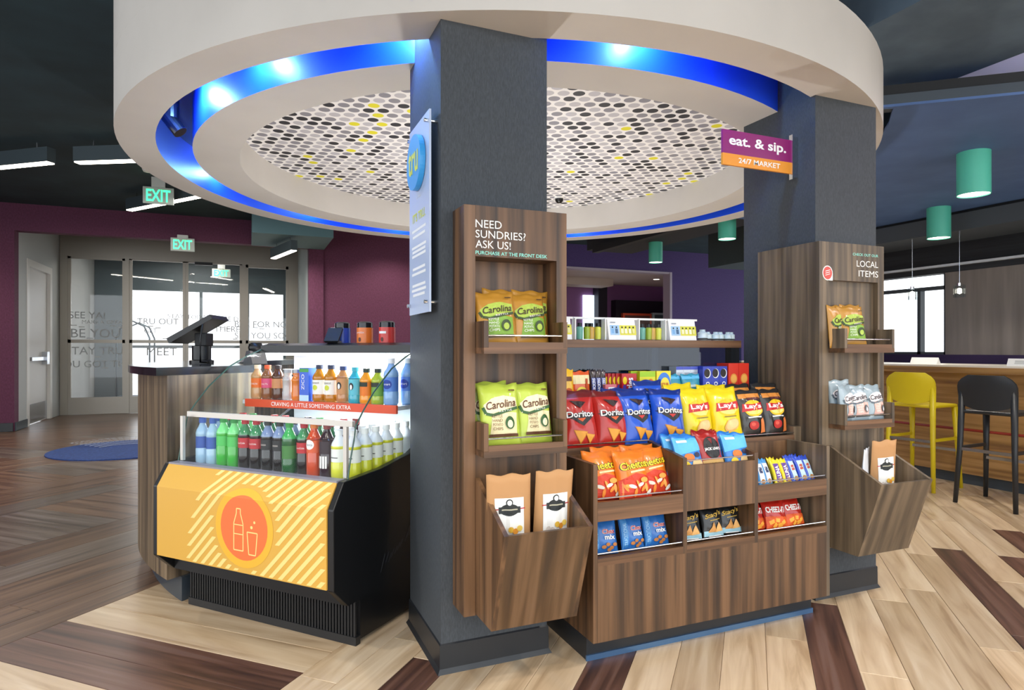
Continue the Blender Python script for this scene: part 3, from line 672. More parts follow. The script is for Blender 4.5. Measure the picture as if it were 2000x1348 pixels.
A = Art(plane_map((0, .298, 0), (1, 0, 0), (0, 0, 1), (0, -1, 0)), lift=.0006); A.txt('CRAVING A LITTLE SOMETHING EXTRA', .50, .972, .020, .52, WH); A.build('lettering', C_)
A = Art(plane_map((W_+.0205, 0, 0), (0, 1, 0), (0, 0, 1), (1, 0, 0)), lift=.0006); sg = mat('34373b', .3)      # a faint cursive emblem, too dim in the photo to read
for x, y, hh in ((.15, .27, .075), (.185, .305, .04), (.205, .30, .035), (.225, .315, .035), (.25, .325, .03), (.27, .335, .03), (.29, .345, .03), (.33, .36, .035), (.345, .375, .05), (.36, .38, .055)): A.line([(x-.008, y), (x+.008+hh*.2, y+hh)], .005, sg)
A.build('emblem', C_)
ux, uy = math.cos(CA), math.sin(CA)
def cw(u, v, z): return (-.257+u*ux-v*uy, 3.498+u*uy+v*ux, z)

# ---- bar, stools, pendants on the right
B = thing('bar_counter', 'long wood bar counter with pale top below the window', 'counter', (6.3, 3.2, 0))
MB().box(6.0, 6.75, -.5, 6.6, 1.095, 1.112).build('counter_top', mat('e6dfd2', .3), B)
MB().box(6.0, 6.75, -.5, 6.6, 1.04, 1.095).build('counter_edge', M['barwood'], B)
MB().box(6.18, 6.6, -.4, 6.5, .10, 1.04).build('front_panel', M['barwood'], B)
MB().box(6.22, 6.58, -.4, 6.5, 0, .10).build('kick_base', mat('3d454c', .5), B)
MB().cyl((6.1, -.4, .52), (6.1, 6.5, .52), .012, 8).build('foot_rail', mat('8d2a22', .4), B)
def stool(name, label, x, y, rz, m):
    t = thing(name, label, 'stool', (x, y, 0), rz, local=True)
    for sx_, sy_ in ((-1, -1), (-1, 1), (1, -1), (1, 1)):
        zt = .93 if sx_ < 0 else .74
        MB().tube([(sx_*.225, sy_*.215, 0), (sx_*.195, sy_*.195, .45), (sx_*.175 if sx_ > 0 else -.18, sy_*.185, zt)], [.017, .021, .026], 10).build('leg', m, t, smooth=True)
    g = MB(); n1, n2 = 14, 8; pts = []
    for side in (0, 1):
        for j in range(n2+1):
            v = j/n2; z = .80+.25*v; hw = .205+.012*v
            if v > .55: hw -= .09*((v-.55)/.45)**2.6
            if v < .2: z += 0
            for i in range(n1+1):
                u = -1+2*i/n1; zz = z - (.035*(1-abs(u)**2) if j == 0 else 0) + (.02*u*u if j == 0 else 0)
                pts.append((-.185-.03*v-.03*(1-u*u)+.022*side, u*hw, zz))
    k = (n1+1)*(n2+1); fs = []
    for side in (0, 1):
        for j in range(n2):
            for i in range(n1):
                a = side*k+j*(n1+1)+i; fs.append((a, a+1, a+n1+2, a+n1+1))
    for j in range(n2):
        for i in (0, n1): a = j*(n1+1)+i; fs.append((a, a+n1+1, a+n1+1+k, a+k))
    for i in range(n1):
        for j in (0, n2): a = j*(n1+1)+i; fs.append((a, a+1, a+1+k, a+k))
    g.add(pts, fs).build('backrest', m, t, smooth=True, angle=.8)
    MB().box(-.20, .20, -.205, .205, .735, .765).build('seat', m, t, bevel=.02)
    for sy_ in (-1, 1): MB().box(-.185, .185, sy_*.195-.01, sy_*.195+.01, .44, .465).build('stretcher', m, t)
    MB().box(-.205, -.185, -.195, .195, .43, .455).build('foot_bar', M['metal'], t); MB().box(.185, .205, -.195, .195, .33, .355).build('foot_bar', M['metal'], t)
    return t
stool('bar_stool', 'yellow plastic bar stool with curved back at the counter', 5.74, 3.92, math.radians(6), mat('d2bb16', .4))
stool('bar_stool', 'black plastic bar stool with curved back at the counter', 5.62, 3.20, math.radians(4), mat('1f2226', .45))
for x, y, l, rz in ((6.25, 4.24, 'blank white tent card on the bar counter behind the yellow stool', 1.5), (6.12, 3.28, 'white tent card with small print on the bar counter behind the black stool', 1.45)):
    o = solo('tent_card', MB().prism([(-.035, 0), (.035, 0), (.0, .065)], -.13, .13, 'x'), WH, l, 'card'); o.location = (x, y, 1.112); o.rotation_euler = (0, 0, -rz)
    if 'print' in l: 
        A = Art(plane_map((0, -.018, .0325), (1, 0, 0), (0, .47, .88), (0, -.88, .47)), lift=.001)
        for q in range(3): A.rect(.01, .014-.013*q, .17, .004, mat('8d8d90'))
        A.build('printed_lines', o)
for i, (y, zt, lab) in enumerate(((4.14, 1.905, 'lit crystal glass pendant lamp hanging before the taupe wall'), (4.63, 1.915, 'crystal glass pendant lamp hanging before the bright window'))):
    t = thing('pendant_lamp', lab, 'lamp', (6.62, y, zt-.13))
    MB().cyl((6.62, y, zt), (6.62, y, 2.46), .003, 6).build('wire', M['metal'], t)
    MB().cyl((6.62, y, zt-.01), (6.62, y, zt+.02), .018, 12).build('socket', M['chrome'], t)
    sh_ = MB()
    for k in range(10):
        a = 2*PI*k/10; sh_.box(6.62+.042*math.cos(a)-.009, 6.62+.042*math.cos(a)+.009, y+.042*math.sin(a)-.009, y+.042*math.sin(a)+.009, zt-.125, zt-.01+.012*(k % 2))
    sh_.build('crystal_shade', M['aqua'], t)
    MB().lathe([(0, -.03), (.02, -.02), (.02, .02), (0, .03)], 10, (6.62, y, zt-.06)).build('bulb', M['lamp'], t)
    lamp('pendant_lamp_light', 'POINT', (0, 0, .06), 4, (1, .85, .65), .02, parent=t)
for i, (x, y, zc, lab) in enumerate(((4.76, 2.88, 2.65, 'teal cylinder ceiling light nearest the ceiling beam on the blue ceiling'), (6.29, 4.13, 2.65, 'teal cylinder ceiling light by the soffit above the bar'), (5.25, 5.93, 2.86, 'teal cylinder light beside the blue column on the dark soffit'), (5.66, 7.92, 2.86, 'teal cylinder light at the far end of the dark soffit'))):
    t = thing('cylinder_light', lab, 'ceiling light', (x, y, zc-.30))
    MB().lathe([(.098, -.30), (.102, -.30), (.102, 0), (0, 0)], 28, (x, y, zc)).build('housing', M['teal'], t, smooth=True, angle=.6)
    MB().lathe([(0, -.292), (.098, -.292)], 24, (x, y, zc)).build('diffuser', M['lampsoft'], t)
    lamp('cylinder_light_light', 'SPOT', (0, 0, -.01), 60, (1, .93, .82), .09, spot=2.0, parent=t)
o = solo('track_light', MB().box(4.95, 5.9, 5.6, 5.72, 2.76, 2.857).box(4.97, 5.07, 6.0, 8.6, 2.76, 2.857), mat('1d2125', .6), 'dark ceiling track beside the teal cylinder lights', 'track light')

# ---- signs
t = thing('wall_sign', 'frosted acrylic sign with blue disc and yellow tru lettering on the column side', 'sign', (.664, 2.56, 1.40))
MB().box(.660, .668, 2.40, 2.72, 1.40, 2.19).build('acrylic_panel', mat('b4c2dc', .3), t)
for y in (2.42, 2.70):
    for z in (1.44, 2.15): MB().cyl((.645, y, z), (.697, y, z), .008, 12).build('standoff', M['chrome'], t)
MB().lathe([(0, 0), (.11, 0), (.11, .022), (0, .022)], 40).mesh('d', WH)
dmb = MB(); n_ = 40; dmb.tube([(.658, 2.56, 2.02), (.636, 2.56, 2.02)], .112, n_); dmb.build('logo_disc', mat('3aa0e0', .35), t)
pm = plane_map((.664-.664+(-.028), 0, 0), (0, -1, 0), (0, 0, 1), (-1, 0, 0))
A = Art(pm, lift=.001); A.txt('tru', 0, .625, .105, .155, mat('dfe03a', .4), bold=.02); A.build('lettering', t, True)
A = Art(plane_map((-.004, 0, 0), (0, -1, 0), (0, 0, 1), (-1, 0, 0)), lift=.0008)
A.txt('by Hilton', 0, .48, .018, None, WH); A.txt("IT'S TRU.", 0, .405, .038, .20, mat('d8dc32', .4), bold=.02)
for i, z in enumerate((.35, .325, .28, .262, .244, .19, .168, .12, .10, .08)): A.rect(0, z, (.22, .20, .23, .21, .22, .2, .22, .21, .23, .19)[i], .011, WH)
A.build('lettering', t, True)
t = thing('blade_sign', 'purple and orange hanging sign reading eat and sip on the far column', 'sign', (2.37, 2.46, 2.16))
MB().box(2.147, 2.595, 2.455, 2.467, 2.215, 2.33).build('upper_panel', mat('8a1a66', .4), t); MB().box(2.147, 2.595, 2.455, 2.467, 2.158, 2.215).build('lower_panel', mat('e8952c', .4), t)
MB().box(2.595, 2.60, 2.45, 2.472, 2.13, 2.36).box(2.60, 2.636, 2.452, 2.47, 2.14, 2.35).build('bracket', M['chrome'], t)
A = Art(plane_map((0, -.005, 0), (1, 0, 0), (0, 0, 1), (0, -1, 0)), lift=.001); A.txt('eat. & sip.', .0, .115, .062, .37, WH, bold=.025); A.txt('24/7 MARKET', .01, .027, .026, .27, WH, bold=.015); A.build('lettering', t, True)
def exit_sign(x, y, z, lab, w_=.36, h_=.22, up=.05, back=.02):
    t = thing('exit_sign', lab, 'sign', (x, y, z))
    MB().box(x-w_/2, x+w_/2, y-.012, y+.012, z, z+h_).build('plate', mat('b9c4bd', .35), t, bevel=.006)
    MB().box(x-.08, x+.08, y-.02, y+back, z+h_, z+h_+up).build('mount', mat('c9cfcb', .4), t)
    A = Art(plane_map((0, -.0125, 0), (1, 0, 0), (0, 0, 1), (0, -1, 0)), lift=.001); A.txt('EXIT', .0, h_/2, h_*.72, w_*.78, mat('3ff09a', .4, emit=1.6), bold=.02); A.build('lettering', t, True)
exit_sign(-1.05, 9.5, 3.17, 'green EXIT sign hung from the dark ceiling', up=.13)
exit_sign(-.96, 11.9, 2.90, 'green EXIT sign over the entrance portal', back=.10); exit_sign(-.52, 16.6, 2.98, 'green EXIT sign inside the glass vestibule', .40, .2, up=.28)

# ---- ceiling fittings
def linear(p0, p1, lab, z=3.28):
    p0, p1 = Vector((*p0, z)), Vector((*p1, z)); d = p1-p0; L = d.length; a = math.atan2(d.y, d.x)
    t = thing('linear_light', lab, 'ceiling light', p0, a, 'linear ceiling lights', local=True)
    MB().box(0, L, -.05, .05, .012, .17).build('housing', mat('3d4a50', .6), t); MB().box(.01, L-.01, -.043, .043, .0, .012).build('diffuser', M['lamp'], t)
    for hx in (.2, L-.2): MB().cyl((hx, 0, .17), (hx, 0, .241), .006, 6).build('hanger', M['metal'], t)
    lamp('linear_light_light', 'AREA', (L/2, 0, -.005), 22, (1, .94, .85), L, (0, 0, 0), t, sy=.08)
linear((-3.3, 9.35), (-1.94, 8.3), 'linear ceiling light ending clear of the round ceiling'); linear((-1.69, 8.2), (-.5, 7.55), 'linear ceiling light running behind the round ceiling'); linear((-1.56, 10.7), (-.35, 9.1), 'linear ceiling light behind the hanging EXIT sign'); linear((.45, 11.75), (.72, 10.65), 'linear ceiling light below the pale teal soffit', 2.83)
t = thing('smoke_detector', 'white round smoke detector on the dark ceiling', 'detector', (-1.1, 9.5, 3.46)); MB().lathe([(0, 3.46), (.06, 3.46), (.075, 3.49), (.075, 3.52), (0, 3.52)], 20, (-1.1, 9.0, 0)).build('body', WH, t)
t = thing('dome_camera', 'black dome security camera under the dotted ceiling', 'camera', (2.87, 5.62, 2.70)); MB().lathe([(.05, 2.765), (.05, 2.75), (0, 2.75)], 18, (2.87, 5.62, 0)).build('mount', WH, t); MB().lathe([(.042, 2.75), (.038, 2.725), (.02, 2.708), (0, 2.704)], 18, (2.87, 5.62, 0)).build('dome', M['black'], t, smooth=True)
# downlights added behind the viewer and by far walls to brighten fronts and walls
for i, (x, y) in enumerate(((-1.3, .3), (.6, -.3), (2.3, .2), (4.4, .6), (-2.2, 2.2), (-2.6, 5.2), (2.5, 11.1), (4.2, 11.1), (9.6, 13.4), (-4.6, 10.9))):
    zc = 3.05 if y > 12 else 2.87 if 2.885 < x < 3.91 and y < 3 else (3.34 if x > 3.92 and y < 3 else 3.52)
    t = thing('added_downlight', 'round recessed lamp added to the ceiling as fill light', 'ceiling light', (x, y, zc-.02), 0, 'added recessed downlights')
    MB().lathe([(.075, zc-.012), (.095, zc-.012), (.095, zc), (.075, zc)], 24, (x, y, 0), closed=True).build('trim_ring', WH, t); MB().lathe([(0, zc-.006), (.075, zc-.006)], 20, (x, y, 0)).build('lens', M['lamp'], t)
    lamp('added_downlight_light', 'SPOT', (0, 0, -.01), 90 if y > 10 else 120, (1, .92, .82), .07, spot=2.2, parent=t)
t = thing('added_vestibule_light', 'added square ceiling light brightening the glass vestibule', 'ceiling light', (-1.2, 16.1, 3.43))  # extra lamp added so the vestibule walls come out bright
MB().box(-1.8, -.6, 15.5, 16.7, 3.42, 3.455).build('diffuser', M['lampsoft'], t); lamp('added_vestibule_light_light', 'AREA', (0, 0, -.01), 110, (1, .97, .92), 1.2, parent=t)
for i, (x, y) in enumerate(((1.2, 4.3), (2.5, 5.2))):  # unseen lamps added behind the desk to lift the dotted ceiling panel
    t = thing('added_uplight', 'white floor lamp added unseen inside the reception circle', 'lamp', (x, y, 0), 0, 'added floor uplights inside the reception circle')
    MB().lathe([(0, 0), (.14, 0), (.14, .02), (.03, .03), (.03, .5), (.11, .66), (.105, .66), (.0, .56)], 24, (x, y, 0)).build('stand', WH, t, smooth=True, angle=.6)
    MB().lathe([(0, .60), (.06, .60), (.06, .61), (0, .61)], 18, (x, y, 0)).build('bulb', M['lampsoft'], t)
    lamp('added_uplight_light', 'SPOT', (0, 0, .68), 75, (1, .97, .94), .06, (PI, 0, 0), t, spot=2.5)
# ---- mat and luggage cart
mtp = noise_mat('mat_weave', ['1f3468', '27407a', '2d4a88'], (40, 40, 40), .9)
t = solo('floor_mat', MB().lathe([(0, 0), (.86, 0), (.86, .012), (.83, .016), (0, .016)], 48), mtp, 'round navy blue entrance mat with pale dashes on the floor', 'mat'); t.location = (-1.35, 9.25, 0)
A = Art(plane_map((0, 0, .016), (1, 0, 0), (0, 1, 0), (0, 0, 1)), lift=.001)
for k in range(7):
    for j in range(24):
        a = .35+j*.1; A.rect((.38+.065*k)*math.cos(a), (.38+.065*k)*math.sin(a), .05, .018, mat('c5d2e6', .9), rot=a+PI/2)
A.build('printed_dashes', t)
t = thing('luggage_cart', 'brass luggage cart standing inside the glass vestibule', 'cart', (-2.1, 15.6, 0))
MB().box(-2.5, -1.8, 15.2, 16.1, .18, .26).build('deck', mat('2c3f55', .7), t)
for x in (-2.45, -1.85):
    for y in (15.25, 16.05): MB().lathe([(0, 0), (.06, 0), (.06, .05), (0, .05)], 12, (x, y, .06)).build('wheel', M['black'], t)
for y in (15.25, 16.05): MB().tube([(-2.45, y, .26), (-2.45, y, 1.5), (-2.35, y, 1.75), (-2.15, y, 1.85), (-1.95, y, 1.75), (-1.85, y, 1.5), (-1.85, y, .26)], .018, 8).build('hoop', mat('5c6e78', .3, .8), t, smooth=True)

# ================================================================== PRODUCTS
def foil(h, r=.32): return mat(h, r, 0, 0, .35)
def chips(A, cx, cy, s_, m='e8a23c', m2='c97f22'):
    A.poly([(cx-s_, cy+s_*.8), (cx+s_, cy+s_*.45), (cx-s_*.1, cy-s_)], mat(m2)).poly([(cx-s_*.85, cy+s_*.7), (cx+s_*.85, cy+s_*.4), (cx-s_*.1, cy-s_*.8)], mat(m))
def art_tortilla(band):
    def f(A, w_, h_):
        A.poly([(-.46*w_, .60*h_), (.46*w_, .60*h_), (.05*w_, .40*h_)], BK)
        A.txt('Doritos', 0, .60*h_, .115*h_, .80*w_, BK, bold=.06).txt('Doritos', 0, .60*h_, .105*h_, .77*w_, WH, bold=.02)
        A.poly([(-.10*w_, .53*h_), (.12*w_, .53*h_), (.02*w_, .47*h_)], mat(band)); chips(A, -.06*w_, .24*h_, .20*w_); chips(A, .20*w_, .20*h_, .15*w_)
        A.poly([(-.25*w_, .84*h_), (.2*w_, .80*h_), (0, .70*h_)], mat('2a0c0c'))
    return f
def art_lays(base, dark):
    def f(A, w_, h_):
        if dark: A.rect(0, .86*h_, .8*w_, .10*h_, mat('d98a3a')).rect(.1*w_, .80*h_, .5*w_, .05*h_, mat('5c2a2a'))
        A.ell(.02*w_, .60*h_, .36*w_, .17*h_, mat('f4c21c')).ell(.02*w_, .57*h_, .30*w_, .10*h_, mat('fbe27a'))
        A.poly([(-.40*w_, .54*h_), (-.34*w_, .70*h_), (0, .68*h_), (.40*w_, .72*h_), (.36*w_, .57*h_), (0, .55*h_)], RD)
        A.txt("Lay's", 0, .63*h_, .12*h_, .60*w_, WH, bold=.03)
        if dark: A.ell(-.08*w_, .26*h_, .17*w_, .085*h_, mat('b8231c')).ell(-.1*w_, .28*h_, .07*w_, .035*h_, mat('d8503c')).poly([(.15*w_, .1*h_), (.35*w_, .12*h_), (.3*w_, .4*h_), (.2*w_, .36*h_)], mat('d9783a')).rect(0, .42*h_, .5*w_, .025*h_, WH)
        else: A.ell(.02*w_, .27*h_, .26*w_, .11*h_, mat('e9b66a'), rot=.35).ell(.03*w_, .28*h_, .22*w_, .085*h_, mat('f0cc8c'), rot=.35).rect(0, .43*h_, .4*w_, .018*h_, mat('8a7a2c'))
    return f
def art_cheese(A, w_, h_):
    A.poly([(-.49*w_, .04*h_), (.49*w_, .04*h_), (.49*w_, .46*h_), (0, .54*h_), (-.49*w_, .42*h_)], mat('cf3a1c'))
    A.txt('Cheetos', 0, .70*h_, .16*h_, .88*w_, BK, rot=.12, bold=.07).txt('Cheetos', 0, .70*h_, .15*h_, .84*w_, YE, rot=.12, bold=.02)
    A.rect(.1*w_, .58*h_, .5*w_, .035*h_, mat('f4d9a0'), rot=.1)
    rr_ = random.Random(5)
    for i in range(9): A.ell((-.34+.085*i)*w_, (.17+.16*rr_.random())*h_, .11*w_, .032*h_, mat(('f08a2c', 'f2a24a', 'e9e2d4')[i % 3]), rot=rr_.random()*3)
    A.ell(.2*w_, .40*h_, .10*w_, .05*h_, mat('f0a040')).rect(0, .065*h_, .8*w_, .04*h_, mat('8d1c14'))
def art_carolina(patch, script, block, spot):
    def f(A, w_, h_):
        A.poly([(-.30*w_, .20*h_), (.38*w_, .16*h_), (.42*w_, .52*h_), (-.22*w_, .56*h_)], mat(block))
        A.poly([(-.40*w_, .50*h_), (-.42*w_, .66*h_), (-.2*w_, .76*h_), (.1*w_, .80*h_), (.42*w_, .76*h_), (.43*w_, .62*h_), (.0*w_, .56*h_)], mat(patch))
        A.line([(-.44*w_, .62*h_), (-.38*w_, .52*h_), (-.2*w_, .49*h_), (.1*w_, .54*h_), (.44*w_, .60*h_)], .045*h_, mat(spot))
        A.txt('Carolina', .02*w_, .66*h_, .125*h_, .78*w_, mat(script), rot=.10, shear=.25, bold=.015); A.txt('KETTLE', .12*w_, .555*h_, .028*h_, .34*w_, WH, rot=.12)
        for i, t in enumerate(('KETTLE', 'HAND', 'POTATO', 'CHIPS')): A.txt(t, -.11*w_, (.47-.065*i)*h_, .045*h_, .26*w_, WH if patch != 'f2e3bd' else mat('6a4a2c'))
        A.ell(.20*w_, .36*h_, .12*w_, .10*h_, mat(spot)).ell(.2*w_, .34*h_, .07*w_, .06*h_, mat(patch)); A.rect(.03*w_, .17*h_, .74*w_, .045*h_, mat(script)); A.rect(.32*w_, .88*h_, .16*w_, .02*h_, mat(script))
    return f
def art_mix(A, w_, h_):
    A.poly([(-.48*w_, .05*h_), (-.28*w_, .05*h_), (-.24*w_, .95*h_), (-.48*w_, .95*h_)], mat('3f86c8')); A.txt('TRADITIONAL', -.36*w_, .46*h_, .12*w_, .60*h_, mat('a9d4ef'), rot=PI/2)
    A.txt('Chex', .12*w_, .60*h_, .13*h_, .52*w_, WH, bold=.06).txt('Chex', .12*w_, .60*h_, .12*h_, .50*w_, RD, bold=.02).txt('mix', .14*w_, .45*h_, .12*h_, .40*w_, WH, bold=.03)
    for x, y in ((-.1, .2), (.05, .26), (.2, .17), (.33, .25), (.1, .12)): A.ell(x*w_, y*h_, .09*w_, .05*h_, mat('b9763a'), 8)
def art_pita(A, w_, h_):
    A.rect(0, .16*h_, .96*w_, .16*h_, mat('9fc9d8')); A.txt("Stacy's", 0, .70*h_, .17*h_, .80*w_, mat('d9b04a'), rot=.18, shear=.3, bold=.02); A.rect(.05*w_, .56*h_, .5*w_, .02*h_, mat('d9b04a'), rot=.1)
    A.poly([(-.34*w_, .20*h_), (.05*w_, .20*h_), (-.05*w_, .50*h_)], mat('c98f4c')).poly([(-.02*w_, .19*h_), (.36*w_, .22*h_), (.16*w_, .48*h_)], mat('dba763')); A.rect(0, .09*h_, .6*w_, .03*h_, WH)
def art_cracker(A, w_, h_):
    A.txt('CHEEZ-IT', 0, .66*h_, .20*h_, .86*w_, WH, rot=-.06, bold=.03); A.poly([(-.48*w_, .06*h_), (.48*w_, .06*h_), (.48*w_, .40*h_), (-.48*w_, .46*h_)], mat('d9561c'))
    for x, y, r_ in ((-.28, .26, .3), (-.02, .30, -.2), (.24, .22, .5), (.08, .14, .1), (-.15, .14, .9)): A.rect(x*w_, y*h_, .19*w_, .13*h_, mat('f0a63a'), rot=r_)
def art_fruit(A, w_, h_):
    A.poly([(-.48*w_, .5*h_), (.48*w_, .62*h_), (.48*w_, .94*h_), (-.48*w_, .94*h_)], mat('5cb6ea')); A.ell(-.05*w_, .44*h_, .2*w_, .1*h_, mat('e0762c')).ell(.22*w_, .28*h_, .2*w_, .12*h_, mat('e9c58a')).ell(-.2*w_, .25*h_, .14*w_, .1*h_, mat('f0cf2a')).rect(-.2*w_, .84*h_, .36*w_, .06*h_, WH).ell(.25*w_, .5*h_, .1*w_, .06*h_, mat('2a2440'))
def art_jerky(A, w_, h_):
    A.poly([(-.48*w_, .04*h_), (.48*w_, .04*h_), (.48*w_, .34*h_), (-.48*w_, .34*h_)], mat('caa05c')).ell(0, .62*h_, .36*w_, .26*h_, BK).poly([(-.1*w_, .84*h_), (.1*w_, .84*h_), (0, .70*h_)], mat('8a1a1a'))
    A.txt("JACK LINK'S", 0, .58*h_, .085*h_, .72*w_, WH, bold=.03).txt('ORIGINAL', 0, .24*h_, .06*h_, .56*w_, BK).rect(0, .08*h_, .9*w_, .07*h_, RD)
def art_kraft(A, w_, h_):
    low = A.map; A.map = lambda x, y, l: low(x, y+.195, l); h_ = .30     # the label sits in the upper part
    A.poly([(-.33*w_, .08*h_), (.33*w_, .08*h_), (.33*w_, .70*h_), (-.33*w_, .70*h_)], WH)
    A.line([(-.36*w_, .58*h_), (.36*w_, .58*h_)], .012*h_, mat('b3232c')).ell(0, .57*h_, .22*w_, .065*h_, mat('262a2a')).rect(0, .57*h_, .5*w_, .07*h_, mat('262a2a')).ell(0, .65*h_, .08*w_, .04*h_, mat('262a2a')).ell(0, .65*h_, .055*w_, .028*h_, WH); A.rect(0, .575*h_, .36*w_, .014*h_, mat('b9b39a'))
    for x, y, c in ((-.2, .26, 'b9aaa0'), (-.1, .3, 'cfc4ba'), (.02, .36, 'e0b23c'), (.12, .34, 'd98f2a'), (.22, .37, 'e8c45a'), (-.22, .32, 'd8cfc6')): A.ell(x*w_, y*h_, .065*w_, .033*h_, mat(c), 10)
    A.rect(0, .165*h_, .66*w_, .07*h_, mat('23235f')).txt("Chad's Mix", .04*w_, .165*h_, .04*h_, .40*w_, WH).rect(0, .118*h_, .66*w_, .022*h_, mat('b3232c'))
def art_bar(t, tc, bc):
    def f(A, w_, h_):
        A.rect(0, .5*h_, .62*w_, .66*h_, mat(bc)); A.txt(t, 0, .52*h_, .42*w_, .46*h_, mat(tc), rot=PI/2, bold=.03) if t else A.rect(0, .6*h_, .4*w_, .2*h_, mat(tc)); A.ell(0, .22*h_, .24*w_, .08*h_, mat('b9854c'))
    return f
P = {}
P['red'] = make_bag('chip_bag', .176, .265, .075, foil('b3231b'), art_tortilla('e05a1c'), ph=.3, seal=foil('6e1410'))
P['blue'] = make_bag('chip_bag', .176, .265, .075, foil('1f55c4'), art_tortilla('c9302a'), ph=1.7, seal=foil('16307f'))
P['yel'] = make_bag('chip_bag', .176, .265, .08, foil('f0d418'), art_lays('y', False), ph=2.4)
P['blk'] = make_bag('chip_bag', .165, .25, .07, foil('2b2826'), art_lays('k', True), ph=3.9)
P['chee'] = make_bag('chip_bag', .165, .215, .065, foil('ea7a1e'), art_cheese, ph=.9)
P['brn'] = make_bag('chip_bag', .158, .212, .05, foil('b9842e', .4), art_carolina('a9c04a', '3f2a14', '7fa83a', '33441c'), ph=1.1)
P['grn'] = make_bag('chip_bag', .158, .24, .055, foil('b9cc4a', .4), art_carolina('f2e3bd', '5a3418', 'e9dcae', '2f5a2c'), ph=2.2)
P['sil'] = make_bag('chip_bag', .135, .19, .05, foil('9fb0b8', .3), art_carolina('efe6e6', '2a2c34', 'e0b8ac', '55626c'), ph=3.1)
P['chex'] = make_bag('snack_bag', .120, .150, .045, foil('2468b4'), art_mix, ph=.5)
P['pita'] = make_bag('snack_bag', .120, .145, .045, foil('161616'), art_pita, ph=1.5)
P['crk'] = make_bag('snack_bag', .125, .135, .04, foil('bb2419'), art_cracker, ph=2.5)
P['frt'] = make_bag('snack_pouch', .115, .150, .03, foil('2f7fd0'), art_fruit, ph=.2)
P['jrk'] = make_bag('jerky_pouch', .105, .155, .03, foil('a3201c'), art_jerky, ph=1.2)
P['krf'] = make_bag('kraft_pouch', .148, .48, .08, mat('b98a5a', .7), art_kraft, 'standup', .6)
P['wht'] = make_bag('kraft_pouch', .12, .48, .06, mat('d9dde2', .35), None, 'standup', 1.6)
P['kind'] = make_bag('snack_bar', .045, .135, .022, foil('3f8fc8'), art_bar(None, '1f2f5a', 'e6ecee'), ph=.4)
P['luna'] = make_bag('snack_bar', .050, .130, .022, foil('ecd61f'), art_bar('LUNA', 'f4f0e8', '5a2f8a'), ph=1.4)
P['clif'] = make_bag('snack_bar', .050, .135, .022, foil('2f4fc0'), art_bar(None, 'b5503c', 'bcd6da'), ph=2.4)
T20 = math.radians(-20)
def setrow(key, spots, label, cat, group, tilt=-15, sc=1):
    for i, (x, y, z, rz) in enumerate(spots): place(P[key], (x, y, z), label if isinstance(label, str) else label[i], cat, group, math.radians(rz), math.radians(tilt), math.radians((i*37+len(key)*13+int(x*100)) % 7-3)*.6, sc)
# second tier
setrow('red', [(1.366, 2.452, .806, -3), (1.53, 2.455, .806, 4)], ['red tortilla chip bag next to the sundries tower', 'red tortilla chip bag next to the front blue chip bags'], 'chip bag', 'red tortilla chip bags')
setrow('red', [(1.44, 2.533, .806, 5)], 'red tortilla chip bag standing behind the front red chip bags', 'chip bag', None, -13)
setrow('blue', [(1.672, 2.452, .806, 5), (1.838, 2.452, .806, -4)], ['blue tortilla chip bag next to the front red chip bags', 'blue tortilla chip bag next to the front yellow chip bags'], 'chip bag', 'front blue tortilla chip bags')
setrow('blue', [(1.625, 2.533, .81, -4), (1.80, 2.533, .845, 3)], 'blue tortilla chip bag standing behind the front blue chip bags', 'chip bag', 'rear blue tortilla chip bags', -13)
setrow('yel', [(2.012, 2.452, .806, 3), (2.185, 2.452, .806, -4)], ['yellow potato chip bag next to the front blue chip bags', 'yellow potato chip bag next to the front black chip bags'], 'chip bag', 'front yellow potato chip bags')
setrow('yel', [(1.99, 2.533, .825, 4), (2.175, 2.533, .815, -4)], 'yellow potato chip bag standing behind the front yellow chip bags', 'chip bag', 'rear yellow potato chip bags', -13)
setrow('blk', [(2.345, 2.452, .806, -4), (2.492, 2.452, .806, 4)], ['black potato chip bag next to the front yellow chip bags', 'black potato chip bag next to the local items tower'], 'chip bag', 'front black potato chip bags')
setrow('blk', [(2.36, 2.533, .83, 4), (2.52, 2.533, .83, -4)], 'black potato chip bag standing behind the front black chip bags', 'chip bag', 'rear black potato chip bags', -13)
# lower trays and cubbies
setrow('chee', [(1.360, 2.25, .622, -4), (1.487, 2.213, .622, 3), (1.610, 2.25, .622, -2)], ['orange cheese puff bag against the outer side panel of the low tray', 'orange cheese puff bag in the middle of the low tray front', 'orange cheese puff bag against the divider of the low tray'], 'chip bag', 'front orange cheese puff bags', -20)
setrow('chee', [(1.43, 2.325, .622, 6), (1.585, 2.325, .622, -5)], 'orange cheese puff bag at the back of the low tray', 'chip bag', 'rear orange cheese puff bags', -12)
setrow('chex', [(1.352, 2.235, .418, -4), (1.487, 2.235, .418, 5), (1.61, 2.24, .418, -3)], ['blue snack mix bag against the outer side of the cubby', 'blue snack mix bag in the middle of its cubby', 'blue snack mix bag against the divider of its cubby'], 'snack bag', 'blue snack mix bags', -16)
setrow('pita', [(1.778, 2.235, .418, -5), (1.905, 2.235, .418, 4), (2.015, 2.25, .418, -3)], ['black pita chip bag next to the blue snack mix cubby', 'black pita chip bag in the middle of its cubby', 'black pita chip bag next to the red cracker cubby'], 'snack bag', 'black pita chip bags', -16)
setrow('crk', [(2.165, 2.25, .418, 5), (2.275, 2.235, .418, -5), (2.395, 2.24, .418, 6)], ['red cheese cracker bag half hidden by the divider of its cubby', 'red cheese cracker bag in the middle of its cubby', 'red cheese cracker bag nearest the outer side of its cubby'], 'snack bag', 'red cheese cracker bags', -20)
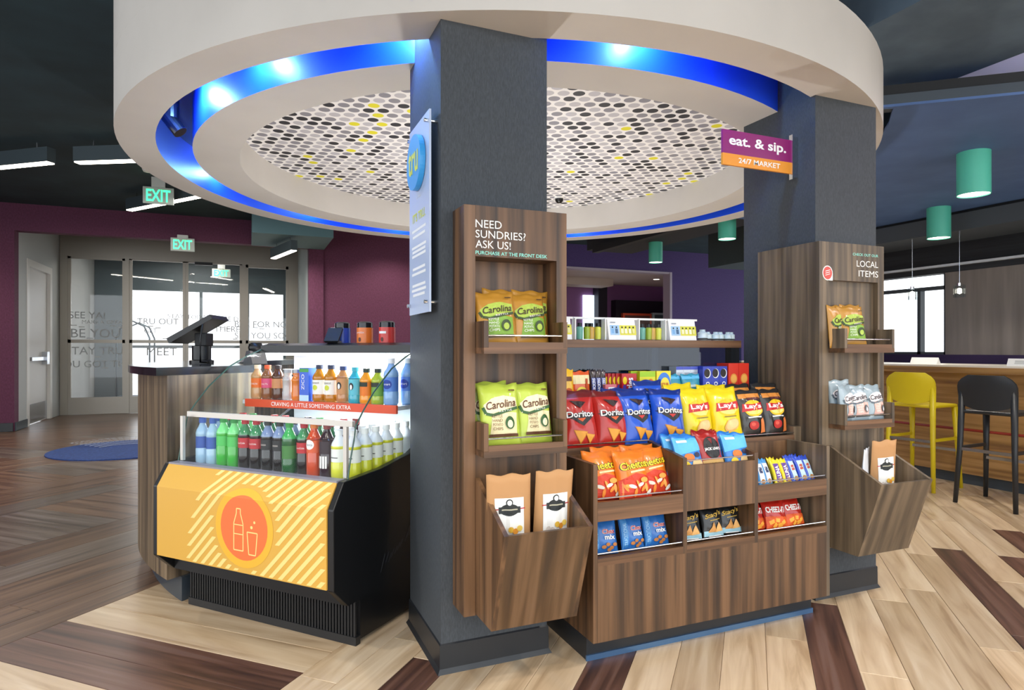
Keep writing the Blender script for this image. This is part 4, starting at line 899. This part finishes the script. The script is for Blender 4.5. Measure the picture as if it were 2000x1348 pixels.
setrow('frt', [(1.752, 2.265, .708, -3), (1.79, 2.245, .708, 2), (1.765, 2.205, .708, -6)], ['rearmost blue snack pouch on the cheese puff side of the raised box', 'middle blue snack pouch on the cheese puff side of the raised box', 'foremost blue snack pouch on the cheese puff side of the raised box'], 'snack pouch', 'blue pouches left of the jerky', -22, 1.2)
setrow('frt', [(2.005, 2.25, .708, 5), (2.025, 2.205, .708, -4)], ['blue snack pouch behind the front one toward the snack bars', 'blue snack pouch in front at the raised box end toward the snack bars'], 'snack pouch', 'blue pouches right of the jerky', -22, 1.2)
setrow('jrk', [(1.885, 2.20, .708, 3), (1.90, 2.24, .708, -5), (1.925, 2.275, .708, 4)], ['red and black jerky pouch in front in the raised box', 'red and black jerky pouch second behind in the raised box', 'red and black jerky pouch rearmost in the raised box'], 'jerky pouch', 'red jerky pouches', -20, 1.22)
setrow('kind', [(2.125, 2.215, .622, 2), (2.168, 2.21, .622, -4), (2.211, 2.215, .622, 3), (2.15, 2.25, .622, 0)], 'blue and white snack bar beside the yellow bars', 'snack bar', 'blue and white snack bars', -24)
setrow('luna', [(2.262, 2.205, .622, -3), (2.315, 2.205, .622, 2), (2.29, 2.245, .622, 4)], 'yellow snack bar with purple panel in the low tray', 'snack bar', 'yellow snack bars', -24)
setrow('clif', [(2.37, 2.21, .622, 3), (2.421, 2.21, .622, -3), (2.472, 2.215, .622, 2), (2.40, 2.25, .622, -2), (2.45, 2.255, .622, 3)], 'pale snack bar with blue ends in the low tray', 'snack bar', 'pale and blue snack bars', -26)
# towers
setrow('brn', [(.872, 2.203, 1.262, -4), (1.018, 2.226, 1.262, 5)], ['tan kettle chip bag in front on the tray side away from the snack display', 'tan kettle chip bag in front on the tray side toward the snack display'], 'chip bag', 'front tan bags on the sundries tower', -14)
setrow('brn', [(.92, 2.295, 1.275, 6), (1.045, 2.295, 1.275, -3)], 'tan kettle chip bag at the back of the sundries tower upper tray', 'chip bag', 'rear tan bags on the sundries tower', -6)
setrow('grn', [(.886, 2.203, .887, -6), (1.036, 2.222, .887, 5)], ['lime green kettle chip bag in front on the side away from the snack display', 'lime green kettle chip bag in front on the side toward the snack display'], 'chip bag', 'front lime green chip bags', -14)
setrow('grn', [(.872, 2.29, .887, -4)], 'lime green kettle chip bag hidden behind the front lime green bags', 'chip bag', None, -6)
setrow('brn', [(2.80, 2.255, 1.262, -8)], 'tan kettle chip bag in front on the local items tower', 'chip bag', None, -12)
setrow('brn', [(2.84, 2.30, 1.268, 5), (2.745, 2.30, 1.262, 10)], 'tan kettle chip bag at the back of the local items tower', 'chip bag', 'rear tan bags on the local items tower', -4)
setrow('sil', [(2.83, 2.245, .887, -4), (2.945, 2.245, .887, 5)], ['silver kettle chip bag in the middle of the local items tray', 'silver kettle chip bag at the window end of the local items tray'], 'chip bag', 'front silver chip bags', -12)
setrow('sil', [(2.745, 2.25, .887, 18), (2.76, 2.30, .91, -6)], ['silver kettle chip bag turned aslant by the local items tower stile', 'silver kettle chip bag standing highest behind the other silver bags'], 'chip bag', 'silver chip bags by the tower wing', -6)
setrow('krf', [(.882, 2.125, .292, -12), (1.038, 2.13, .292, 5)], ['kraft paper snack pouch turned aslant in the sundries tower bin', 'kraft paper snack pouch facing straight out in the sundries tower bin'], 'snack pouch', 'kraft pouches in the sundries bin', 5, 1.08)
setrow('krf', [(2.90, 2.20, .292, -3)], 'kraft paper snack pouch with white label in the local items bin', 'snack pouch', None, 5, 1.08)
place(P['wht'], (2.768, 2.205, .292), 'white backed pouch turned sideways in the local items bin', 'snack pouch', None, math.radians(28), math.radians(4))
# third tier: sweets and biscuits
def art_plain(items):
    def f(A, w_, h_):
        for it in items:
            k = it[0]
            if k == 'r': A.rect(it[1]*w_, it[2]*h_, it[3]*w_, it[4]*h_, mat(it[5]))
            elif k == 'e': A.ell(it[1]*w_, it[2]*h_, it[3]*w_, it[4]*h_, mat(it[5]))
            elif k == 'v': A.txt(it[1], it[2]*w_, it[3]*h_, it[4]*w_, it[5]*h_, mat(it[6]), rot=PI/2, bold=.03)
            elif k == 't': A.txt(it[1], it[2]*w_, it[3]*h_, it[4]*h_, it[5]*w_, mat(it[6]), bold=.03)
    return f
P['pnut'] = make_bag('candy_bag', .07, .155, .03, foil('f0b91c'), art_plain([('e', 0, .3, .3, .12, 'd0601c'), ('r', 0, .7, .6, .14, '6a3a1c'), ('e', .1, .12, .3, .08, 'c9401c')]), ph=.7)
P['orng'] = make_bag('candy_bag', .10, .145, .03, foil('e0591c'), art_plain([('r', 0, .72, .92, .3, 'f2e0a8'), ('e', -.05, .28, .3, .2, 'f2d94a'), ('e', -.05, .28, .2, .12, '6a3a2c'), ('r', -.05, .27, .34, .07, 'f2ece4'), ('r', .25, .55, .14, .4, 'c05020')]), ph=1.9)
P['cbar'] = make_bag('candy_bar', .034, .15, .02, foil('2c1a18'), art_plain([('r', 0, .5, .7, .5, '3d4f9a'), ('v', 'SNICKERS', 0, .5, .5, .46, 'f0f0f0')]), ph=.1)
P['skit'] = make_box('candy_box', .085, .022, .135, mat('b51a20', .35), art_plain([('v', 'skittles', .05, .45, .42, .8, 'f4f4f4'), ('e', -.3, .75, .14, .14, 'f0d020'), ('e', -.32, .5, .12, .1, '4a3a9a'), ('e', .36, .6, .1, .08, 'f0902c')]))
P['duds'] = make_box('candy_box', .062, .022, .085, mat('d06a72', .4), art_plain([('r', .05, .45, .56, .8, 'f4f0f0'), ('v', 'DUDS', .05, .48, .36, .6, '3a2030')]))
P['sour'] = make_box('candy_box', .092, .022, .145, mat('d8d41f', .35), art_plain([('r', 0, .9, 1, .18, '9fc92a'), ('t', 'SOUR', -.1, .42, .16, .6, '1f6a2c'), ('t', 'PATCH', .08, .24, .14, .7, 'd8501c'), ('e', .2, .62, .16, .12, 'e0701c'), ('e', -.15, .66, .14, .08, 'f0b02c')]))
P['fish'] = make_box('candy_box', .085, .022, .145, mat('e9d52a', .35), art_plain([('e', .02, .55, .48, .40, '3f7fd8'), ('r', -.3, .25, .3, .3, '8a2a5a'), ('e', .08, .42, .36, .36, 'f2dc4a'), ('t', 'SOUR', .08, .52, .14, .5, 'd0401c'), ('t', 'PATCH', .08, .36, .12, .56, 'd0401c')]))
P['gum'] = make_bag('gum_pouch', .115, .125, .03, foil('2f8fa8'), art_plain([('r', 0, .86, .95, .14, '5cb6e0'), ('r', 0, .5, .5, .1, 'd8ece8'), ('r', 0, .2, .9, .2, '2f9a5c')]), ph=.8)
P['bisc'] = make_box('biscuit_box', .052, .09, .165, mat('2a3fae', .35), art_plain([('e', .05, .78, .40, .15, 'f4f4f4'), ('e', .0, .79, .36, .135, '241c1c'), ('v', 'OREO', .08, .30, .46, .44, 'f4f4f4')]))
P['slvr'] = make_box('biscuit_box', .045, .06, .165, mat('b9c2cc', .3, .3), art_plain([('r', 0, .95, 1, .1, '4a58b8'), ('r', 0, .8, .8, .02, '8a94a0'), ('r', 0, .6, .8, .1, 'a8b0bc')]))
P['ritz'] = make_box('cracker_box', .068, .09, .18, mat('cf2f1c', .35), art_plain([('e', .02, .55, .34, .15, 'd98f3a'), ('e', .02, .55, .26, .115, 'e8a84c'), ('r', .05, .22, .5, .24, '2a2430'), ('r', .0, .22, .14, .2, 'f0f0f0'), ('r', .2, .22, .1, .16, 'f0f0f0'), ('r', .05, .36, .7, .03, '3a2a5a')]))
z3 = 1.0
place(P['pnut'], (1.415, 2.68, z3+.004), 'golden yellow candy bag at the end of the top sweets tier', 'candy bag', None, 0, -.1)
place(P['orng'], (1.49, 2.68, z3+.004), 'orange and cream candy bag on the sweets tier', 'candy bag', None, 0, -.12)
for i, x in enumerate((1.556, 1.584, 1.612)): place(P['cbar'], (x, 2.68, z3+.003), 'dark candy bar standing between the orange bag and the red boxes', 'candy bar', 'dark candy bars', 0, -.1)
for i in range(6): place(P['skit'], (1.655+.016*i, 2.725-.012*i if i < 5 else 2.655, z3), 'red candy box lettered upright on the sweets tier', 'candy box', 'red candy boxes', math.radians(-4 if i < 5 else 0))
place(P['duds'], (1.62, 2.638, z3), 'small pink and white candy box before the red candy boxes', 'candy box')
place(P['sour'], (1.845, 2.66, z3), 'yellow and green candy box on the sweets tier', 'candy box'); place(P['fish'], (1.942, 2.66, z3), 'yellow candy box with blue round panel on the sweets tier', 'candy box')
place(P['sour'], (1.82, 2.70, z3), 'yellow and green candy box behind the front candy boxes', 'candy box')
setrow('gum', [(2.035, 2.665, z3+.003, 4), (2.115, 2.645, z3+.003, -3)], 'teal gum pouch beside the blue biscuit boxes', 'gum pouch', 'teal gum pouches', -8)
for x in (2.066, 2.112, 2.158): place(P['slvr'], (x, 2.712, z3), 'silver biscuit box standing behind the gum pouches', 'biscuit box', 'silver biscuit boxes')
for x, l in ((2.210, 'blue biscuit box next to the silver boxes'), (2.263, 'middle one of the three blue biscuit boxes'), (2.316, 'blue biscuit box next to the red cracker boxes')): place(P['bisc'], (x, 2.69, z3), l, 'biscuit box', 'blue biscuit boxes')
for x, l in ((2.385, 'red cracker box next to the blue biscuit boxes'), (2.455, 'red cracker box next to the far column')): place(P['ritz'], (x, 2.69, z3), l, 'cracker box', 'red cracker boxes')
# toiletry kits on the top shelf
def kit(x, y, z, clear, lab, rz):
    t = thing('toiletry_kit', lab, 'toiletry kit', (x, y, z), rz, 'clear toiletry kits' if clear else 'printed toiletry kits', local=True); w_, h_, d_ = .168, .108, .05
    pr = [(-d_/2, 0), (d_/2, 0), (.006, h_), (-.006, h_)]
    if clear:
        MB().prism(pr, -w_/2, w_/2, 'x').build('pouch', M['aqua'], t)
        for e_ in (-w_/2, w_/2): MB().box(e_-.003, e_+.003, -.02, .02, 0, h_).build('seam', WH, t)
        for i, (bx_, c) in enumerate(((-.052, '6fae9c'), (-.012, 'a8b832'), (.012, 'd6a64a'), (.05, 'e0e04a'))):
            b_ = MB().lathe([(0, .003), (.016, .003), (.017, .062), (.009, .068), (0, .068)], 12, (bx_, 0, 0)).build('bottle', mat(c, .3), t, smooth=True, angle=.7); MB().lathe([(0, .066), (.011, .066), (.011, .084), (0, .084)], 12, (bx_, 0, 0)).build('cap', M['black'], b_)
    else:
        MB().prism(pr, -w_/2, w_/2, 'x').build('pouch', WH, t)
        A = Art(plane_map((0, -d_/2-.0005, 0), (1, 0, 0), (0, .019/h_, 1), (0, -1, .17)), lift=.0012)
        A.rect(-.045, .05, .055, .05, mat('a5c9e6')).rect(.036, .05, .10, .05, mat('e2dc4a'))
        for x_, c in ((-.058, '7fb0da'), (-.034, '4a6a8a'), (.0, 'f0ecc0'), (.022, 'f2eed0'), (.046, 'f4f0d6'), (.068, 'e6e090')): A.rect(x_, .045, .016, .024, mat(c)).rect(x_, .064, .008, .008, BK)
        A.rect(-.055, .088, .03, .006, mat('9aa0a6')); A.build('printed_artwork', t)
    MB().box(-w_/2-.004, w_/2+.018, -.005, .005, h_-.004, h_+.006).build('zip', WH, t)
zs = 1.302
kit(1.40, 2.79, zs, False, 'white printed toiletry kit mostly hidden by the sundries tower', .05)
kit(1.595, 2.795, zs, True, 'clear toiletry kit with bottles nearest the sundries tower', -.04); kit(1.775, 2.79, zs, False, 'white printed toiletry kit between two clear kits', .04)
kit(1.965, 2.795, zs, True, 'clear toiletry kit with bottles between two printed kits', .02); kit(2.155, 2.79, zs, False, 'white printed toiletry kit beside the small clear bottles', -.03)
P['vial'] = make_bottle('small_bottle', .022, .048, mat('cfe0e6', .1), mat('b9cdd4', .15), None)
for i, x in enumerate((2.30, 2.345, 2.39, 2.43, 2.475, 2.505)): place(P['vial'], (x, 2.79+.01*(i % 2), zs), 'small clear bottle in the row at the end of the top shelf', 'bottle', 'small clear bottles on the top shelf', sc=1.25 if i == 0 else 1)

# ---- drinks
def lab(t, m_, h_=.05, z=.46):
    return lambda A, r, H: A.txt(t, 0, z*H, None, r*1.5, m_)
def liq(h, r=.12): return mat(h, r, 0, 0, .5)
BT = {}
BT['cream'] = make_bottle('juice_bottle', .034, .185, liq('c79a68'), mat('e8d2b0'), mat('e8742c'), (.35, .62), art=lab('DUNKIN', mat('f4e8e0')))
BT['coffee'] = make_bottle('juice_bottle', .034, .185, liq('8a5a3a'), mat('e0592c'), mat('d8567a'), (.35, .62), art=lab('DONUTS', mat('f4e8e0')))
BT['dkcof'] = make_bottle('juice_bottle', .034, .185, liq('5a3a2a'), mat('2a1c1c'), mat('c98a5c'), (.35, .62))
BT['can1'] = make_bottle('drink_can', .028, .165, liq('b9b4b0'), mat('8d8f92', .3, .6), None, neck=.75); BT['can2'] = make_bottle('drink_can', .028, .165, liq('d8782c'), mat('8d8f92', .3, .6), None, neck=.75)
BT['zico'] = make_box('drink_carton', .062, .055, .175, mat('2a5ac8', .3), lambda A, w_, h_: (A.rect(0, .1*h_, w_, .2*h_, mat('b9d8e6')), A.txt('ZICO', -.12*w_, .58*h_, .3*w_, .45*h_, WH, rot=PI/2), A.rect(0, .92*h_, w_, .1*h_, mat('4a9a4a'))))
BT['amber'] = make_bottle('juice_bottle', .036, .19, liq('b8781f'), mat('26304a'), mat('f0ece2'), (.22, .6), art=lambda A, r, H: A.ell(0, .40*H, r*.4, .07*H, mat('c8cf3a')).txt('honest', 0, .53*H, None, r*1.3, mat('5a4a3a')))
BT['milk1'] = make_bottle('juice_bottle', .035, .185, liq('b9804f'), mat('2a3a6a'), mat('c48a58'), (.25, .7), art=lambda A, r, H: A.ell(0, .48*H, r*.4, .10*H, BK).ell(0, .46*H, r*.2, .07*H, WH))
BT['milk2'] = make_bottle('juice_bottle', .034, .18, liq('3aa6b8'), mat('3aa6b8'), mat('5cb9c8'), (.25, .7), art=lambda A, r, H: A.ell(0, .48*H, r*.4, .10*H, BK).ell(0, .46*H, r*.2, .07*H, WH))
BT['oj'] = make_bottle('juice_bottle', .034, .175, liq('e8962c'), mat('1f2f26'), mat('e0761c'), (.25, .62), art=lambda A, r, H: A.rect(0, .56*H, r*1.5, .12*H, mat('1f2a1c')))
BT['apple'] = make_bottle('juice_bottle', .034, .175, liq('a8b83a'), mat('1f2f26'), mat('6a9a3a'), (.25, .62), art=lambda A, r, H: A.rect(0, .56*H, r*1.5, .12*H, mat('1f2a1c')))
BT['water'] = make_bottle('water_bottle', .037, .225, liq('8fb4e0', .08), mat('e8ecf0'), mat('5a86d8'), (.3, .6), art=lambda A, r, H: A.ell(0, .45*H, r*.7, .1*H, mat('1f3fa0')).txt('smart', 0, .45*H, None, r*1.0, WH))
BT['cola'] = make_bottle('soda_bottle', .034, .235, liq('1c0f0c', .08), mat('b8202a'), mat('b8202a'), (.42, .62), top=liq('3f8a58', .1), art=lab('Coca-Cola', WH, z=.52))
BT['colab'] = make_bottle('soda_bottle', .034, .235, liq('170f0e', .08), M['black'], mat('1d1a1c'), (.42, .62), top=liq('7d90b4', .1), art=lambda A, r, H: A.rect(0, .52*H, r*1.0, .03*H, mat('8d8580')))
BT['lime'] = make_bottle('soda_bottle', .034, .235, liq('3fae3a', .08), mat('2f9a44'), mat('4fbf5a'), (.42, .62), top=liq('7fe08a', .1))
BT['green'] = make_bottle('soda_bottle', .034, .235, liq('1f5a2a', .08), mat('2f9a44'), mat('3f7a34'), (.30, .55), top=liq('3fae5a', .1))
BT['bluew'] = make_bottle('water_bottle', .033, .225, liq('9fc0d8', .08), mat('3a62b8'), mat('3558a8'), (.35, .6))
BT['orange'] = make_bottle('soda_bottle', .034, .24, liq('c8461c', .1), mat('e07a2c'), mat('d8582c'), (.45, .7), art=lambda A, r, H: A.ell(0, .6*H, r*.7, .09*H, WH).txt('Fanta', 0, .6*H, None, r*1.0, mat('3a3a6a')))
BT['grape'] = make_bottle('soda_bottle', .034, .24, liq('2a0f1c', .1), mat('8a3a3a'), mat('2a1420'), (.45, .7), art=lambda A, r, H: A.rect(.0, .3*H, r*1.3, .22*H, WH))
BT['vit'] = make_bottle('vitamin_drink_bottle', .034, .215, liq('d6d63a', .12), mat('f0f2f2'), mat('e9ebe8'), (.36, .62), top=mat('e4e9ee', .2), art=lambda A, r, H: A.rect(0, .45*H, r*1.1, .02*H, mat('6a6a6a')))
BT['white'] = make_bottle('vitamin_drink_bottle', .034, .215, liq('e4e9ee', .12), mat('f0f2f2'), mat('dfe4e8'), (.36, .62))
def rowb(keys, us, v, z, labels, group, dz=0):
    for k, u in zip(keys, us):
        l = labels[k] if isinstance(labels, dict) else labels
        place(BT[k], cw(u, v, z), l, 'carton' if k == 'zico' else 'can' if k[:3] == 'can' else 'bottle', group+' '+k if False else None, CA)
LB = {'cream': 'tan coffee drink bottle with cream cap on the cooler shelf', 'coffee': 'brown coffee drink bottle with orange cap on the cooler shelf', 'dkcof': 'dark coffee drink bottle with black cap on the cooler shelf', 'can1': 'silver drink can on the cooler shelf', 'can2': 'orange drink can on the cooler shelf', 'zico': 'blue drink carton on the cooler shelf',
      'milk1': 'tan milk bottle with a cow patch on the cooler shelf', 'milk2': 'turquoise milk bottle with a cow patch on the cooler shelf', 'oj': 'orange juice bottle with dark cap on the cooler shelf', 'apple': 'green apple juice bottle with dark cap on the cooler shelf'}
rowb(['cream', 'coffee', 'dkcof', 'can1', 'can2', 'zico'], (.075, .150, .225, .292, .356, .43), .36, .9855, LB, '')
for u in (.508, .585): place(BT['amber'], cw(u, .36, .9855), 'amber tea bottle with white label on the cooler shelf', 'bottle', 'amber tea bottles', CA)
rowb(['milk1', 'milk2', 'oj', 'apple'], (.662, .737, .806, .875), .36, .9855, LB, '')
for u, v in ((.945, .37), (.985, .45)): place(BT['water'], cw(u, v, .9855), 'tall clear water bottle with blue oval at the shelf end', 'bottle', 'tall clear water bottles', CA)
zd = .6905; US = [.045+.0735*i for i in range(12)]
front = ['bluew', 'bluew', 'lime', 'lime', 'cola', 'cola', 'colab', 'colab', 'green', 'cola', 'orange', 'grape']
fl = {'bluew': ('clear blue water bottle with blue cap on the cooler deck', 'blue water bottles front'), 'lime': ('bright green soda bottle on the front of the cooler deck', 'bright green sodas front'), 'cola': ('dark cola bottle with red label on the front of the cooler deck', 'red label colas front'), 'colab': ('dark cola bottle with black label on the front of the cooler deck', 'black label colas front'), 'green': ('dark green soda bottle with green cap on the cooler deck', None), 'orange': ('orange soda bottle with white round label on the cooler deck', None), 'grape': ('dark purple soda bottle with white panel on the cooler deck', None)}
for k, u in zip(front, US): place(BT[k], cw(u, .045 if k not in ('orange', 'grape', 'green') else .03, zd), fl[k][0], 'bottle', fl[k][1], CA)
second = ['bluew', 'cola', 'lime', 'lime', 'cola', 'cola', 'colab', 'colab', 'green', 'cola', 'cola', 'grape']
names = {'bluew': 'clear blue water', 'lime': 'bright green soda', 'cola': 'red label cola', 'colab': 'black label cola', 'green': 'dark green soda', 'grape': 'dark purple soda', 'white': 'white capped water'}
for r_, v in enumerate((.135, .225)):
    for i, (k, u) in enumerate(zip(second, US)):
        k2 = k if r_ == 0 or i % 3 else 'bluew'
        place(BT[k2], cw(u, v, zd), '%s bottle in the %s row of the cooler deck' % (names[k2], ('second', 'third')[r_]), 'bottle', '%s bottles of the %s row' % (names[k2], ('second', 'third')[r_]), CA)
for r_, u in enumerate((.919, .989)):
    for i in range(6): place(BT['vit' if i < 5 else 'white'], cw(u, .03+.077*i+.012*r_, zd), 'white and yellow vitamin drink bottle along the cooler side glass' if i < 5 else 'white vitamin drink bottle at the back of the cooler side glass', 'bottle', 'yellow vitamin drinks' if i < 5 else 'white vitamin drinks', CA)
# ---- on top of the cooler
for u, c, l in ((.433, '2f4fae', 'blue coffee canister with black lid on top of the cooler'), (.588, 'e8782c', 'orange coffee canister with black lid on top of the cooler'), (.735, 'd43c34', 'red coffee canister with black lid on top of the cooler')):
    t = thing('coffee_canister', l, 'canister', cw(u, .62, 1.2885), CA, 'coffee canisters', local=True)
    MB().lathe([(0, 0), (.044, 0), (.044, .082), (0, .082)], 24).build('tin', mat(c, .3), t, smooth=True, angle=.6)
    MB().lathe([(0, .082), (.041, .082), (.041, .108), (.03, .115), (0, .115)], 24).build('lid', mat('1d1d20', .15), t, smooth=True, angle=.6)
    A = Art(lambda x, y, l_: ((.0445+l_)*math.sin(x/.0445), -(.0445+l_)*math.cos(x/.0445), y), sub=.008, lift=.0006)
    A.txt('LAVAZZA', 0, .055, None, .05, WH) if c == 'e8782c' else A.rect(0, .055, .045, .012, WH); A.ell(0, .018, .008, .012, mat('5a2a1c')); A.build('printed_artwork', t)
t = thing('card_terminal', 'black card terminal tilted on a stand before the blue canister', 'card terminal', cw(.45, .53, 1.2885), CA+.3, local=True)
MB().prism([(-.03, 0), (.03, 0), (.02, .012), (-.02, .012)], -.035, .035, 'x').build('foot', M['black'], t); MB().prism([(-.035, .01), (-.025, .005), (.035, .075), (.025, .082)], -.04, .04, 'x').build('terminal', M['blacksoft'], t)
MB().prism([(.02, .078), (.045, .085), (.045, .075), (.03, .07)], -.035, .035, 'x').build('arm', M['chrome'], t)
for o in bpy.data.objects:
    if '_org' in o: del o['_org']
